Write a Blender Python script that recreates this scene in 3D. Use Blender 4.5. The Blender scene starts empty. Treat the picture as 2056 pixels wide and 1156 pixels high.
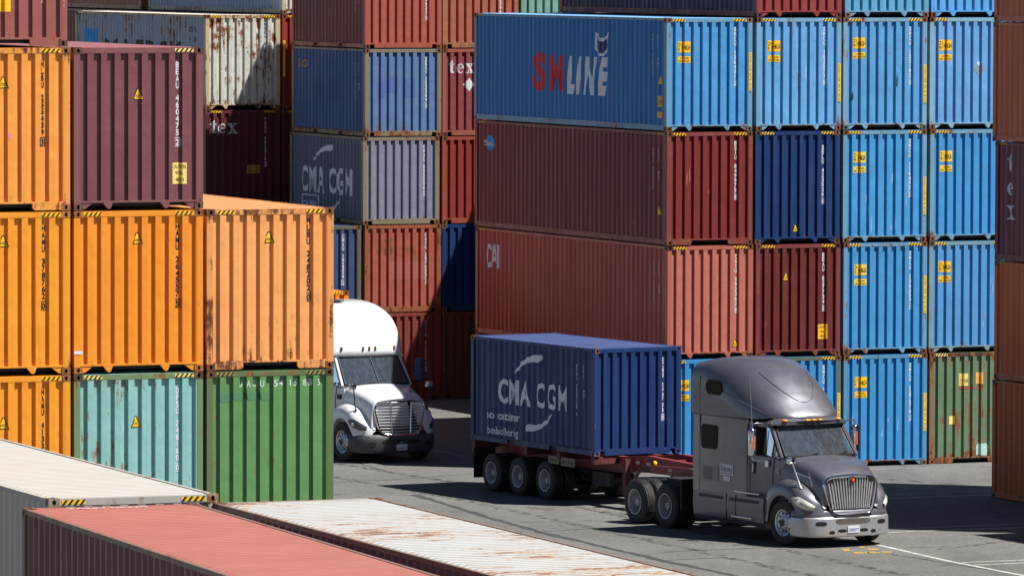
import bpy, bmesh, math, random
from mathutils import Vector, Matrix
random.seed(7)
R = math.radians
sc = bpy.context.scene
COL = sc.collection

# ------------------------------------------------------------------ camera
PITCH, ROLL, CAMH, FPX = 0.0533, 0.0029, 13.435, 12853.0
cd = bpy.data.cameras.new("camera"); cam = bpy.data.objects.new("camera", cd); COL.objects.link(cam)
cd.sensor_width = 36.0; cd.lens = FPX / 2056 * 36.0; cd.clip_start = 1.0; cd.clip_end = 4000
_fw = Vector((0, math.cos(PITCH), -math.sin(PITCH))); _rt = Vector((1, 0, 0)); _up = _rt.cross(_fw)
_r2 = _rt * math.cos(ROLL) + _up * math.sin(ROLL); _u2 = -_rt * math.sin(ROLL) + _up * math.cos(ROLL)
cam.matrix_world = Matrix(((_r2.x, _u2.x, -_fw.x, 0), (_r2.y, _u2.y, -_fw.y, 0), (_r2.z, _u2.z, -_fw.z, CAMH), (0, 0, 0, 1)))
sc.camera = cam
# ------------------------------------------------------------------ light
SUN_TO = Vector((.623, -.193, 1.0)).normalized()
EL = math.asin(SUN_TO.z); AZ = math.atan2(SUN_TO.x, SUN_TO.y)
w = bpy.data.worlds.new("World"); sc.world = w; w.use_nodes = True
nt = w.node_tree; bg = nt.nodes["Background"]
sky = nt.nodes.new("ShaderNodeTexSky"); sky.sky_type = 'NISHITA'; sky.sun_disc = False
sky.sun_elevation = EL; sky.sun_rotation = AZ; sky.air_density = .55; sky.dust_density = .2; sky.altitude = 600
nt.links.new(sky.outputs[0], bg.inputs[0]); bg.inputs[1].default_value = 0.05
sd = bpy.data.lights.new("sun", 'SUN'); sd.energy = 5.0; sd.angle = R(.5); sd.color = (1, .965, .91)
so = bpy.data.objects.new("sun", sd); COL.objects.link(so)
so.rotation_euler = SUN_TO.to_track_quat('Z', 'Y').to_euler(); so.location = (60, 60, 120)
vs = sc.view_settings; vs.view_transform = 'Standard'; vs.look = 'None'; vs.gamma = 1; vs.exposure = 0.70
sc.render.resolution_x = 1024; sc.render.resolution_y = 575

# ------------------------------------------------------------------ materials
def L(c):
    o = []
    for v in c:
        v = v / 255.0
        o.append(v / 12.92 if v <= .04045 else ((v + .055) / 1.055) ** 2.4)
    return tuple(o) + (1,)
class N:
    """small node helper"""
    def __init__(s, name):
        s.m = bpy.data.materials.new(name); s.m.use_nodes = True; s.t = s.m.node_tree
        s.b = s.t.nodes["Principled BSDF"]
    def n(s, typ, **k):
        x = s.t.nodes.new(typ)
        for a, v in k.items(): setattr(x, a, v)
        return x
    def l(s, a, b): s.t.links.new(a, b)
    def coords(s, rnd=True):
        tc = s.n("ShaderNodeTexCoord")
        if not rnd: return tc.outputs['Object']
        oi = s.n("ShaderNodeObjectInfo"); mu = s.n("ShaderNodeVectorMath", operation='SCALE')
        cb = s.n("ShaderNodeCombineXYZ")
        s.l(oi.outputs['Random'], cb.inputs[0]); s.l(oi.outputs['Random'], cb.inputs[2]); cb.inputs[1].default_value = .4
        s.l(cb.outputs[0], mu.inputs[0]); mu.inputs['Scale'].default_value = 90
        ad = s.n("ShaderNodeVectorMath", operation='ADD'); s.l(tc.outputs['Object'], ad.inputs[0]); s.l(mu.outputs[0], ad.inputs[1])
        return ad.outputs[0]
    def noise(s, co, scale, detail=3, rough=.55, sc3=None):
        if sc3:
            mp = s.n("ShaderNodeMapping"); mp.inputs['Scale'].default_value = sc3; s.l(co, mp.inputs['Vector']); co = mp.outputs[0]
        x = s.n("ShaderNodeTexNoise"); x.inputs['Scale'].default_value = scale; x.inputs['Detail'].default_value = detail
        x.inputs['Roughness'].default_value = rough; s.l(co, x.inputs['Vector']); return x.outputs['Fac']
    def ramp(s, f, a, b, va=0., vb=1.):
        x = s.n("ShaderNodeMapRange"); x.interpolation_type = 'SMOOTHSTEP'
        x.inputs['From Min'].default_value = a; x.inputs['From Max'].default_value = b
        x.inputs['To Min'].default_value = va; x.inputs['To Max'].default_value = vb; s.l(f, x.inputs['Value']); return x.outputs[0]
    def mix(s, f, a, b):
        x = s.n("ShaderNodeMix", data_type='RGBA')
        for i, v in ((0, f), (6, a), (7, b)):
            if isinstance(v, (tuple, list, float, int)): x.inputs[i].default_value = v
            else: s.l(v, x.inputs[i])
        return x.outputs[2]
    def math(s, op, a, b):
        x = s.n("ShaderNodeMath", operation=op)
        for i, v in enumerate((a, b)):
            if isinstance(v, (float, int)): x.inputs[i].default_value = v
            else: s.l(v, x.inputs[i])
        return x.outputs[0]
    def bump(s, h, strength, dist):
        x = s.n("ShaderNodeBump"); x.inputs['Strength'].default_value = strength; x.inputs['Distance'].default_value = dist
        s.l(h, x.inputs['Height']); s.l(x.outputs[0], s.b.inputs['Normal'])
_mc = {}
RUST = L((112, 62, 38)); DARKRUST = L((62, 40, 32)); TAN = L((158, 132, 104))
def paint(rgb, rust=.15, fade=.3, dirt=.3, rough=.42, roof=False, tag='container_paint', dent=.5):
    """weathered container enamel: fading, vertical dirt runs, rust bites"""
    key = (rgb, rust, fade, dirt, rough, roof, dent)
    if key in _mc: return _mc[key]
    m = N(tag); co = m.coords(); base = L(rgb)
    light = tuple(min(.85, c * 1.22 + .008) for c in base[:3]) + (1,); dark = tuple(c * .72 for c in base[:3]) + (1,)
    f1 = m.ramp(m.noise(co, .9, 4), .35, .7, 0, fade)
    c = m.mix(f1, base, light)
    st = m.noise(co, 1., 4, .6, (9, 9, .45)) if not roof else m.noise(co, 1., 4, .6, (.8, 5, 3))
    c = m.mix(m.ramp(st, .45, .75, 0, dirt * .8), c, dark)
    fine = m.noise(co, 26, 3, .6)
    c = m.mix(m.ramp(fine, .6, .8, 0, .25 * dirt), c, DARKRUST)
    # light scuffs
    sc_ = m.noise(co, 1, 5, .7, (22, 22, 3.0))
    c = m.mix(m.ramp(sc_, .70 - .03 * fade, .76, 0, .35 * fade), c, light)
    if rust > 0:
        n1 = m.noise(co, 7. if roof else 4., 8, .75 if roof else .70); n2 = m.noise(co, 1., 5, .65, (12, 12, 1.2)) if not roof else m.noise(co, 1., 5, .7, (.9, 11, 4))
        rr = m.math('ADD', m.math('MULTIPLY', n1, .35 if roof else .5), m.math('MULTIPLY', n2, .65 if roof else .5))
        big = m.noise(co, .55, 2, .5); rr = m.math('ADD', rr, m.math('MULTIPLY', m.math('SUBTRACT', big, .5), .30))
        if not roof:
            sx = m.n("ShaderNodeSeparateXYZ"); tc = m.n("ShaderNodeTexCoord"); m.l(tc.outputs['Object'], sx.inputs[0])
            e1 = m.ramp(sx.outputs[2], .42, .12, 0, .055); e2 = m.ramp(sx.outputs[2], 2.45, 2.85, 0, .035); rr = m.math('ADD', rr, m.math('ADD', e1, e2))
        th = .66 - .16 * rust
        c = m.mix(m.ramp(rr, th - .045, th + .02, 0, min(1, .35 + rust)), c, TAN if roof else L((138, 92, 56)))
        c = m.mix(m.ramp(rr, th + .015, th + .05, 0, 1), c, RUST)
        c = m.mix(m.ramp(rr, th + .06, th + .11, 0, 1), c, DARKRUST)
    m.l(c, m.b.inputs['Base Color']); m.l(m.ramp(st, .3, .8, rough - .07, rough + .22), m.b.inputs['Roughness'])
    m.b.inputs['Specular IOR Level'].default_value = .4
    h = m.math('ADD', m.math('MULTIPLY', m.noise(co, 2.2, 2), 1.0), m.math('MULTIPLY', fine, .04))
    m.bump(h, .55 * dent, .07)
    _mc[key] = m.m; return m.m
def simple(name, rgb, rough=.5, metal=0., var=.15, scale=6., spec=.5, coat=0, bump=0):
    key = (name, rgb)
    if key in _mc: return _mc[key]
    m = N(name); co = m.coords(); b = L(rgb)
    c = m.mix(m.ramp(m.noise(co, scale, 4), .3, .75, 0, 1), tuple(x * (1 - var) for x in b[:3]) + (1,), tuple(min(.9, x * (1 + var)) for x in b[:3]) + (1,))
    m.l(c, m.b.inputs['Base Color']); m.b.inputs['Roughness'].default_value = rough; m.b.inputs['Metallic'].default_value = metal
    m.b.inputs['Specular IOR Level'].default_value = spec; m.b.inputs['Coat Weight'].default_value = coat; m.b.inputs['Coat Roughness'].default_value = .06
    if bump: m.bump(m.noise(co, scale * 3, 3), bump, .02)
    _mc[key] = m.m; return m.m
def marking(name, rgb, wear=.4):
    key = (name, rgb)
    if key in _mc: return _mc[key]
    m = N(name); co = m.coords(); b = L(rgb)
    c = m.mix(m.ramp(m.noise(co, 9, 5, .7), .5, .72, 0, wear), b, tuple(x * .55 for x in b[:3]) + (1,))
    m.l(c, m.b.inputs['Base Color']); m.b.inputs['Roughness'].default_value = .5
    _mc[key] = m.m; return m.m
WHITE = marking('white_lettering', (215, 218, 222)); DIMWHITE = marking('faded_lettering', (222, 226, 234)); BLACK = marking('black_lettering', (22, 22, 24), .2)
YEL = marking('yellow_label', (248, 196, 20)); PALEYEL = marking('pale_yellow_label', (238, 214, 120)); REDL = marking('red_lettering', (205, 22, 45)); SKYB = marking('blue_logo', (40, 150, 215))
NAVYL = marking('navy_logo', (40, 45, 110)); ORL = marking('orange_logo', (220, 90, 40)); SILV = marking('silver_lettering', (160, 168, 178))
RUBBER = simple('rubber', (30, 30, 32), .75, var=.25, scale=8, spec=.3)
TREAD = None
BLACKM = simple('black_plastic', (22, 22, 24), .5, var=.2)
DARKST = simple('dark_steel', (40, 38, 38), .65, var=.35)
CHROME = simple('chrome', (222, 224, 228), .1, 1., .03)
BUMPC = simple('satin_bumper', (186, 186, 188), .36, .65, .06, 3)
GRB = simple('satin_chrome', (215, 217, 222), .28, .55, .05)
ALU = simple('aluminium_rim', (200, 202, 206), .32, .9, .1)
WRIM = simple('white_steel_rim', (165, 166, 170), .4, 0., .15)
AMBER = simple('amber_lens', (238, 150, 30), .2, 0, .1)
HEADL = simple('headlight_lens', (200, 200, 190), .12, 0, .2, 14, coat=1)
HEADD = simple('dark_headlight_lens', (70, 74, 80), .1, .3, .3, 14, coat=1)
GREYP = None
def carpaint(name, rgb, metal, rough, coat=.8):
    m = N(name); co = m.coords(False); b = L(rgb)
    d = m.ramp(m.noise(co, 2.0, 5, .6), .4, .8, 0, .28)
    c = m.mix(d, b, tuple(x * .75 + .02 for x in b[:3]) + (1,))
    m.l(c, m.b.inputs['Base Color']); m.b.inputs['Metallic'].default_value = metal
    m.l(m.ramp(m.noise(co, 3.0, 4), .3, .8, rough, rough + .14), m.b.inputs['Roughness'])
    m.b.inputs['Coat Weight'].default_value = coat; m.b.inputs['Coat Roughness'].default_value = .08
    return m.m
GREYP = carpaint('grey_truck_paint', (100, 99, 108), .45, .33)
WHITEP = carpaint('white_truck_paint', (218, 219, 222), .0, .3)
GREYPL = simple('grey_bumper_plastic', (64, 66, 72), .5, 0, .08)
def glass(name, tint, fac):
    m = N(name); m.t.nodes.remove(m.b)
    out = [n for n in m.t.nodes if n.type == 'OUTPUT_MATERIAL'][0]
    tr = m.n("ShaderNodeBsdfTransparent"); tr.inputs[0].default_value = tint
    gl = m.n("ShaderNodeBsdfGlossy"); gl.inputs['Roughness'].default_value = .03; gl.inputs[0].default_value = (.9, .95, 1, 1)
    df = m.n("ShaderNodeBsdfDiffuse"); df.inputs[0].default_value = (.26, .33, .40, 1)  # bluish diffuse haze, a reflection painted into the glass
    lw = m.n("ShaderNodeLayerWeight"); lw.inputs[0].default_value = fac
    mx = m.n("ShaderNodeMixShader"); m.l(lw.outputs['Fresnel'], mx.inputs[0]); m.l(tr.outputs[0], mx.inputs[1]); m.l(gl.outputs[0], mx.inputs[2])
    m2 = m.n("ShaderNodeMixShader"); dn = m.ramp(m.noise(m.coords(), 3, 5, .7, (3, 3, .6)), .30, .85, .08, .24)
    m.l(dn, m2.inputs[0]); m.l(mx.outputs[0], m2.inputs[1]); m.l(df.outputs[0], m2.inputs[2]); m.l(m2.outputs[0], out.inputs[0])
    return m.m
GLASS = glass('windscreen_glass', (.55, .63, .67, 1), .62)
TINT = simple('tinted_glass', (8, 8, 10), .12, 0, .1, spec=.12)
INTER = simple('cab_interior', (196, 200, 190), .8, 0, .1)
SEATM = simple('seat_fabric', (48, 48, 54), .9, 0, .15)

# ------------------------------------------------------------------ mesh helpers
class MB:
    def __init__(s): s.v = []; s.f = []; s.mi = []
    def add(s, vs_, fs, mi=0):
        o = len(s.v); s.v += [tuple(v) for v in vs_]; s.f += [tuple(i + o for i in f) for f in fs]; s.mi += [mi] * len(fs); return s
    def box(s, x0, y0, z0, x1, y1, z1, mi=0):
        return s.add([(x0, y0, z0), (x1, y0, z0), (x1, y1, z0), (x0, y1, z0), (x0, y0, z1), (x1, y0, z1), (x1, y1, z1), (x0, y1, z1)],
                     [(0, 3, 2, 1), (4, 5, 6, 7), (0, 1, 5, 4), (1, 2, 6, 5), (2, 3, 7, 6), (3, 0, 4, 7)], mi)
    def prism(s, poly, axis, a, b, mi=0):
        """extrude polygon (list of 2d) along axis 0/1/2 from a to b"""
        n = len(poly)
        def P(p, t):
            if axis == 0: return (t, p[0], p[1])
            if axis == 1: return (p[0], t, p[1])
            return (p[0], p[1], t)
        vs_ = [P(p, a) for p in poly] + [P(p, b) for p in poly]
        fs = [tuple(range(n)), tuple(range(2 * n - 1, n - 1, -1))] + [(i, (i + n), ((i + 1) % n + n), (i + 1) % n) for i in range(n)]
        return s.add(vs_, fs, mi)
    def tube(s, pts, r, n=8, mi=0, cap=True):
        pts = [Vector(p) for p in pts]; rs = r if isinstance(r, (list, tuple)) else [r] * len(pts); rings = []
        for i, p in enumerate(pts):
            d = (pts[min(i + 1, len(pts) - 1)] - pts[max(i - 1, 0)]).normalized()
            a = d.orthogonal().normalized() if i == 0 else (pa - d * pa.dot(d)).normalized()
            pa = a; b = d.cross(a)
            rings.append([p + (a * math.cos(2 * math.pi * k / n) + b * math.sin(2 * math.pi * k / n)) * rs[i] for k in range(n)])
        return s.loft(rings, True, cap, mi)
    def loft(s, rings, closed=True, cap=True, mi=0):
        n = len(rings[0]); vs_ = [v for r in rings for v in r]; fs = []
        for i in range(len(rings) - 1):
            for k in range(n if closed else n - 1):
                k2 = (k + 1) % n; fs.append((i * n + k, i * n + k2, (i + 1) * n + k2, (i + 1) * n + k))
        if cap:
            fs.append(tuple(range(n - 1, -1, -1))); fs.append(tuple((len(rings) - 1) * n + k for k in range(n)))
        return s.add(vs_, fs, mi)
    def revolve(s, prof, c, axis='y', n=36, mi=0):
        """prof list of (radius, along); axis y"""
        rings = []
        for (r, a) in prof:
            rings.append([(c[0] + r * math.cos(2 * math.pi * k / n), c[1] + a, c[2] + r * math.sin(2 * math.pi * k / n)) for k in range(n)])
        return s.loft(rings, True, False, mi)
    def disc(s, c, r, y, n=24, mi=0):
        return s.add([(c[0] + r * math.cos(2 * math.pi * k / n), y, c[2] + r * math.sin(2 * math.pi * k / n)) for k in range(n)], [tuple(range(n))], mi)
    def mesh(s, name, mats, smooth=None, fix=True):
        me = bpy.data.meshes.new(name); me.from_pydata(s.v, [], s.f)
        for m in (mats if isinstance(mats, (list, tuple)) else [mats]): me.materials.append(m)
        for p, i in zip(me.polygons, s.mi): p.material_index = i
        if fix or smooth:
            bm = bmesh.new(); bm.from_mesh(me)
            if smooth: bmesh.ops.remove_doubles(bm, verts=bm.verts, dist=.0004)
            if fix: bmesh.ops.recalc_face_normals(bm, faces=bm.faces)
            bm.to_mesh(me); bm.free()
        if smooth:
            for p in me.polygons: p.use_smooth = True
            me.set_sharp_from_angle(angle=smooth)
        me.update(); return me
    def build(s, name, mats, parent=None, smooth=None, fix=True):
        return put(name, s.mesh(name, mats, smooth, fix), parent)
def put(name, me, parent=None, loc=None, mat=None):
    o = bpy.data.objects.new(name, me); COL.objects.link(o)
    if parent: o.parent = parent
    if loc: o.location = loc
    if mat:
        for i in range(len(mat) if isinstance(mat, (list, tuple)) else 1):
            o.material_slots[i].link = 'OBJECT'; o.material_slots[i].material = mat[i] if isinstance(mat, (list, tuple)) else mat
    return o
def thing(name, label, cat, loc, rz=0., group=None):
    o = bpy.data.objects.new(name, None); COL.objects.link(o); o.location = loc; o.rotation_euler = (0, 0, rz)
    o.empty_display_size = .3; o['label'] = label; o['category'] = cat
    if group: o['group'] = group
    return o

# glyphs -------------------------------------------------------------
_gl = {}
def glyph(ch, bold=0.0, shear=0.0, serif=False):
    k = (ch, bold, shear)
    if k in _gl: return _gl[k]
    cu = bpy.data.curves.new('t', 'FONT'); cu.body = ch; cu.size = 1.0; cu.offset = bold; cu.resolution_u = 3; cu.shear = shear; cu.fill_mode = 'FRONT'
    ob = bpy.data.objects.new('t', cu); me = bpy.data.meshes.new_from_object(ob)
    vs_ = [(v.co.x, v.co.y) for v in me.vertices]; fs = [tuple(p.vertices) for p in me.polygons]
    bpy.data.objects.remove(ob); bpy.data.meshes.remove(me); bpy.data.curves.remove(cu)
    if vs_: x0 = min(v[0] for v in vs_); x1 = max(v[0] for v in vs_)
    else: x0, x1 = 0, .3
    _gl[k] = (vs_, fs, x0, x1); return _gl[k]
CAP = .72
class Flat:
    """2-d paint shapes (a = along surface, z = up), later laid on a corrugated surface"""
    def __init__(s): s.v = []; s.f = []
    def poly(s, pts): o = len(s.v); s.v += list(pts); s.f.append(tuple(range(o, o + len(pts)))); return s
    def rect(s, a0, z0, a1, z1): return s.poly([(a0, z0), (a1, z0), (a1, z1), (a0, z1)])
    def ch(s, c, cx, z, h, wd=None, bold=0., shear=0.):
        vs_, fs, x0, x1 = glyph(c, bold, shear)
        if not vs_: return
        k = h / CAP; kw = (wd / (x1 - x0)) if wd else k
        if c in 'I1.' and wd: kw = min(kw, k * 1.0)
        o = len(s.v); s.v += [(cx + (x - (x0 + x1) / 2) * kw, z + y * k) for x, y in vs_]; s.f += [tuple(i + o for i in f) for f in fs]
    def vert(s, txt, a, ztop, h, pitch, wd=None, bold=.012):
        z = ztop
        for c in txt:
            if c != ' ': s.ch(c, a, z - h, h, wd or h * .58, bold); z -= pitch
            else: z -= pitch * .8
        return z
    def hor(s, txt, a0, z, h, a1=None, bold=0., shear=0., gap=.07):
        """horizontal text from a0, optionally squeezed to end at a1"""
        k = h / CAP; x = 0; items = []
        for c in txt:
            if c == ' ': x += .32; continue
            vs_, fs, x0, x1 = glyph(c, bold, shear); items.append((c, x, x0, x1)); x += (x1 - x0) + gap
        tot = max(.01, x - gap); kw = (a1 - a0) / tot if a1 is not None else k
        for c, xo, x0, x1 in items:
            vs_, fs, _, _ = glyph(c, bold, shear); o = len(s.v)
            s.v += [(a0 + (xo + vx - x0) * kw, z + vy * k) for vx, vy in vs_]; s.f += [tuple(i + o for i in f) for f in fs]
        return s
def lay(flat, surf, lift, name, mat, parent):
    """surf = (breaks, depth(a), place(a,z,out)) : cut at the corrugation folds and lay on the folded steel"""
    brk, dep, place = surf
    bm = bmesh.new(); vs_ = [bm.verts.new((a, 0, z)) for a, z in flat.v]
    for f in flat.f:
        try: bm.faces.new([vs_[i] for i in f])
        except ValueError: pass
    if not flat.v: bm.free(); return None
    lo = min(a for a, z in flat.v); hi = max(a for a, z in flat.v)
    for b in brk:
        if lo < b < hi:
            bmesh.ops.bisect_plane(bm, geom=bm.verts[:] + bm.edges[:] + bm.faces[:], plane_co=(b, 0, 0), plane_no=(1, 0, 0), dist=1e-5)
    for v in bm.verts:
        v.co = place(v.co.x, v.co.z, -dep(v.co.x) + lift)
    me = bpy.data.meshes.new(name); bm.to_mesh(me); bm.free(); me.materials.append(mat)
    return put(name, me, parent)

# ------------------------------------------------------------------ containers
CW = 2.438
def corr(a0, a1, pitch, rec, slope, d0, d1):
    """breakpoints [(a, depth)], starting in a recess"""
    n = max(1, round((a1 - a0) / pitch)); pitch = (a1 - a0) / n; k = pitch / (rec * 2 + slope * 2); r_ = rec * k; s_ = slope * k
    P = [(a0, d1)]; a = a0
    for i in range(n):
        P += [(a + r_, d1), (a + r_ + s_, d0)]
        if i < n - 1: P += [(a + 2 * r_ + s_, d0), (a + 2 * r_ + 2 * s_, d1)]
        else: P += [(a1, d0)]
        a += pitch
    return P
def depth_fn(P):
    def f(a):
        if a <= P[0][0] or a >= P[-1][0]: return 0.
        for i in range(len(P) - 1):
            if P[i][0] <= a <= P[i + 1][0]:
                t = (a - P[i][0]) / max(1e-9, P[i + 1][0] - P[i][0]); return P[i][1] * (1 - t) + P[i + 1][1] * t
        return 0.
    return f
END_P = []
for _i in range(9):
    _b = .130 + .2555 * _i
    END_P += [(_b, .060), (_b + .112, .060), (_b + .126, .008)] + ([(_b + .2415, .008)] if _i < 8 else [(2.322, .008)])
def side_P(Ln): return corr(.14, Ln - .14, .278, .072, .066, .008, .044)
def wall_mesh(P, z0, z1, place, name):
    mb = MB(); zs = [z0 + (z1 - z0) * i / 3 for i in range(4)]
    rings = [[place(a, z, -d) for a, d in P] for z in zs]
    mb.loft(rings, False, False)
    return mb
_cm = {}
def cmesh(kind, H, Ln, style):
    """shared meshes; local origin = front-left bottom corner, X width, Y length, Z up"""
    key = (kind, H, Ln, style)
    if key in _cm: return _cm[key]
    dummy = DARKST; me = None
    if kind == 'end':
        mb = wall_mesh(END_P, .16, H - .095, lambda a, z, o: (a, -o, z), 'end'); me = mb.mesh('end_panel', dummy, fix=False)
    elif kind == 'back':
        mb = wall_mesh(END_P, .16, H - .095, lambda a, z, o: (CW - a, Ln + o, z), 'end'); me = mb.mesh('rear_panel', dummy, fix=False)
    elif kind == 'left':
        mb = wall_mesh(side_P(Ln), .155, H - .06, lambda a, z, o: (-o, Ln - a, z), 'side'); me = mb.mesh('side_panel', dummy, fix=False)
    elif kind == 'right':
        mb = wall_mesh(side_P(Ln), .155, H - .06, lambda a, z, o: (CW + o, a, z), 'side'); me = mb.mesh('side_panel', dummy, fix=False)
    elif kind == 'roof':
        mb = MB(); y0, y1 = .2, Ln - .2; n = round((y1 - y0) / .209); p = (y1 - y0) / n
        zt, zb = H - .004, H - (.016 if style == 'plate' else .023); xi, xo = .16, .075
        ys = []
        for i in range(n):
            a = y0 + i * p; ys += [(a, zb), (a + .055, zb), (a + .08, zt), (a + p - .025, zt)]
        ys.append((y1, zb))
        # camber: roof sheet with ridges that stop short of the side rails
        L_, R_ = [], []
        vs_ = []; fs = []
        for (y, z) in ys: vs_ += [(xo, y, zb), (xi, y, z), (CW / 2, y, z + .002), (CW - xi, y, z), (CW - xo, y, zb)]
        for i in range(len(ys) - 1):
            for k in range(4): fs.append((i * 5 + k, i * 5 + k + 1, (i + 1) * 5 + k + 1, (i + 1) * 5 + k))
        mb.add(vs_, fs)
        mb.box(.165, .012, H - .030, CW - .165, .2, H - .008); mb.box(.165, Ln - .2, H - .030, CW - .165, Ln - .012, H - .008)
        me = mb.mesh('roof_panel', dummy)
    elif kind == 'frame':
        mb = MB(); W_ = CW
        for x0 in (.003, W_ - .118):
            for y0, y1 in ((.004, .15), (Ln - .15, Ln - .004)): mb.box(x0, y0, .118, x0 + .115, y1, H - .118)
        for y0, y1 in ((.004, .075), (Ln - .075, Ln - .004)):
            mb.box(.164, y0, H - .105, W_ - .164, y1, H - .012)                      # header
            mb.box(.1195, y0 + .006, H - .1175, W_ - .1195, y1 + .03 if y0 < 1 else y1 - .006, H - .0955)
        for x0, x1 in ((.006, .066), (W_ - .066, W_ - .006)): mb.box(x0, .179, H - .075, x1, Ln - .179, H - .010)   # top side rails
        # bottom side rails
        for x0, x1 in ((.004, .05), (W_ - .05, W_ - .004)):
            if style == 'std' or style == 'load':
                c = Ln / 2; segs = [(.179, c - 1.2), (c - .85, c + .85), (c + 1.2, Ln - .179)]
                for a, b in segs: mb.box(x0, a, .018, x1, b, .158)
                mb.box(x0, .179, .132, x1, Ln - .179, .1585)
                for a in (c - 1.2, c + .85): mb.box(x0 + .02, a, .018, x1 - .006, a + .35, .03)
            else: mb.box(x0, .179, .02, x1, Ln - .179, .158)
        mb.box(.051, .2, .06, W_ - .051, Ln - .2, .12, 1)                              # floor
        # front sill variants
        for yf, sgn in ((.006, 1), (Ln - .006, -1)):
            yb = yf + sgn * .08; y0, y1 = min(yf, yb), max(yf, yb)
            if style == 'tab':
                mb.box(.119, y0, .130, W_ - .119, y1, .165)
                mb.prism([(.163, .129), (.163, .02), (.21, .02), (.36, .129)], 1, y0 + .01, y1 - .01)
                mb.prism([(W_ - .163, .129), (W_ - .36, .129), (W_ - .21, .02), (W_ - .163, .02)], 1, y0 + .01, y1 - .01)
                for cx in (.66, W_ - .70): mb.prism([(cx - .11, .129), (cx - .035, .035), (cx, .015), (cx + .035, .035), (cx + .07, .129)], 1, y0, y1 - .01)
            elif style == 'plate':
                mb.box(.119, y0, .130, W_ - .119, y1, .165)
                for a, b in ((.163, .70), (W_ - .70, W_ - .163)):
                    mb.prism([(a, .129), (a, .012), (b - .04 if a < 1 else b, .012), (b, .05 if a < 1 else .012), (b, .129)] if a < 1 else
                             [(a, .129), (a, .05), (a + .04, .012), (b, .012), (b, .129)], 1, y0, y1 - .01)
            else:
                mb.box(.30, y0, .018, W_ - .30, y1, .165); mb.box(.119, y0 + .004, .119, W_ - .119, y1 - .004, .163)
        me = mb.mesh('frame', [dummy, BLACKM])
    elif kind == 'casting':
        mb = MB(); hx, hy, hz = .081, .089, .059
        def face(c, u, v, n, hu, hv, wu, wv):
            c = Vector(c); u = Vector(u); v = Vector(v); n = Vector(n); k = 12; out = []; inn = []; deep = []
            for i in range(k):
                a = 2 * math.pi * (i + .5) / k; ca, sa = math.cos(a), math.sin(a); m = max(abs(ca), abs(sa))
                out.append(c + u * hu * ca / m + v * hv * sa / m)
                q = u * wu * math.copysign(abs(ca) ** .7, ca) + v * wv * math.copysign(abs(sa) ** .7, sa)
                inn.append(c + q); deep.append(c + q - n * .045)
            mb.loft([out, inn, deep], True, False); mb.add(deep, [tuple(range(k))], 1)
        face((0, -hy, 0), (1, 0, 0), (0, 0, 1), (0, -1, 0), hx, hz, .028, .038)
        face((0, hy, 0), (1, 0, 0), (0, 0, 1), (0, 1, 0), hx, hz, .028, .038)
        face((-hx, 0, 0), (0, 1, 0), (0, 0, 1), (-1, 0, 0), hy, hz, .028, .038)
        face((hx, 0, 0), (0, 1, 0), (0, 0, 1), (1, 0, 0), hy, hz, .028, .038)
        face((0, 0, hz), (1, 0, 0), (0, 1, 0), (0, 0, 1), hx, hy, .03, .05)
        face((0, 0, -hz), (1, 0, 0), (0, 1, 0), (0, 0, -1), hx, hy, .03, .05)
        me = mb.mesh('corner_casting', [dummy, BLACKM], fix=False)
    _cm[key] = me; return me
def front_surf():
    return ([a for a, d in END_P], depth_fn(END_P), lambda a, z, o: Vector((a, -o, z)))
def left_surf(Ln):
    P = side_P(Ln); return ([a for a, d in P], depth_fn(P), lambda a, z, o: Vector((-o, Ln - a, z)))
FS = front_surf()
FLAT_FRONT = ([], lambda a: 0., lambda a, z, o: Vector((a, -o, z)))
def stripes(a0, a1, z0, z1, n, surf, root, yel=YEL):
    y = Flat().rect(a0, z0, a1, z1); o = lay(y, surf, .0035, 'hazard_stripe', yel, root)
    b = Flat(); p = (a1 - a0) / n; s_ = (z1 - z0) * .8
    for i in range(n):
        x = a0 + i * p; pts = [(x, z0), (x + p * .45, z0), (x + p * .45 + s_, z1), (x + s_, z1)]
        b.poly([(min(q[0], a1), q[1]) for q in pts])
    lay(b, surf, .006, 'stripe_band', BLACK, o); return o
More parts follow.
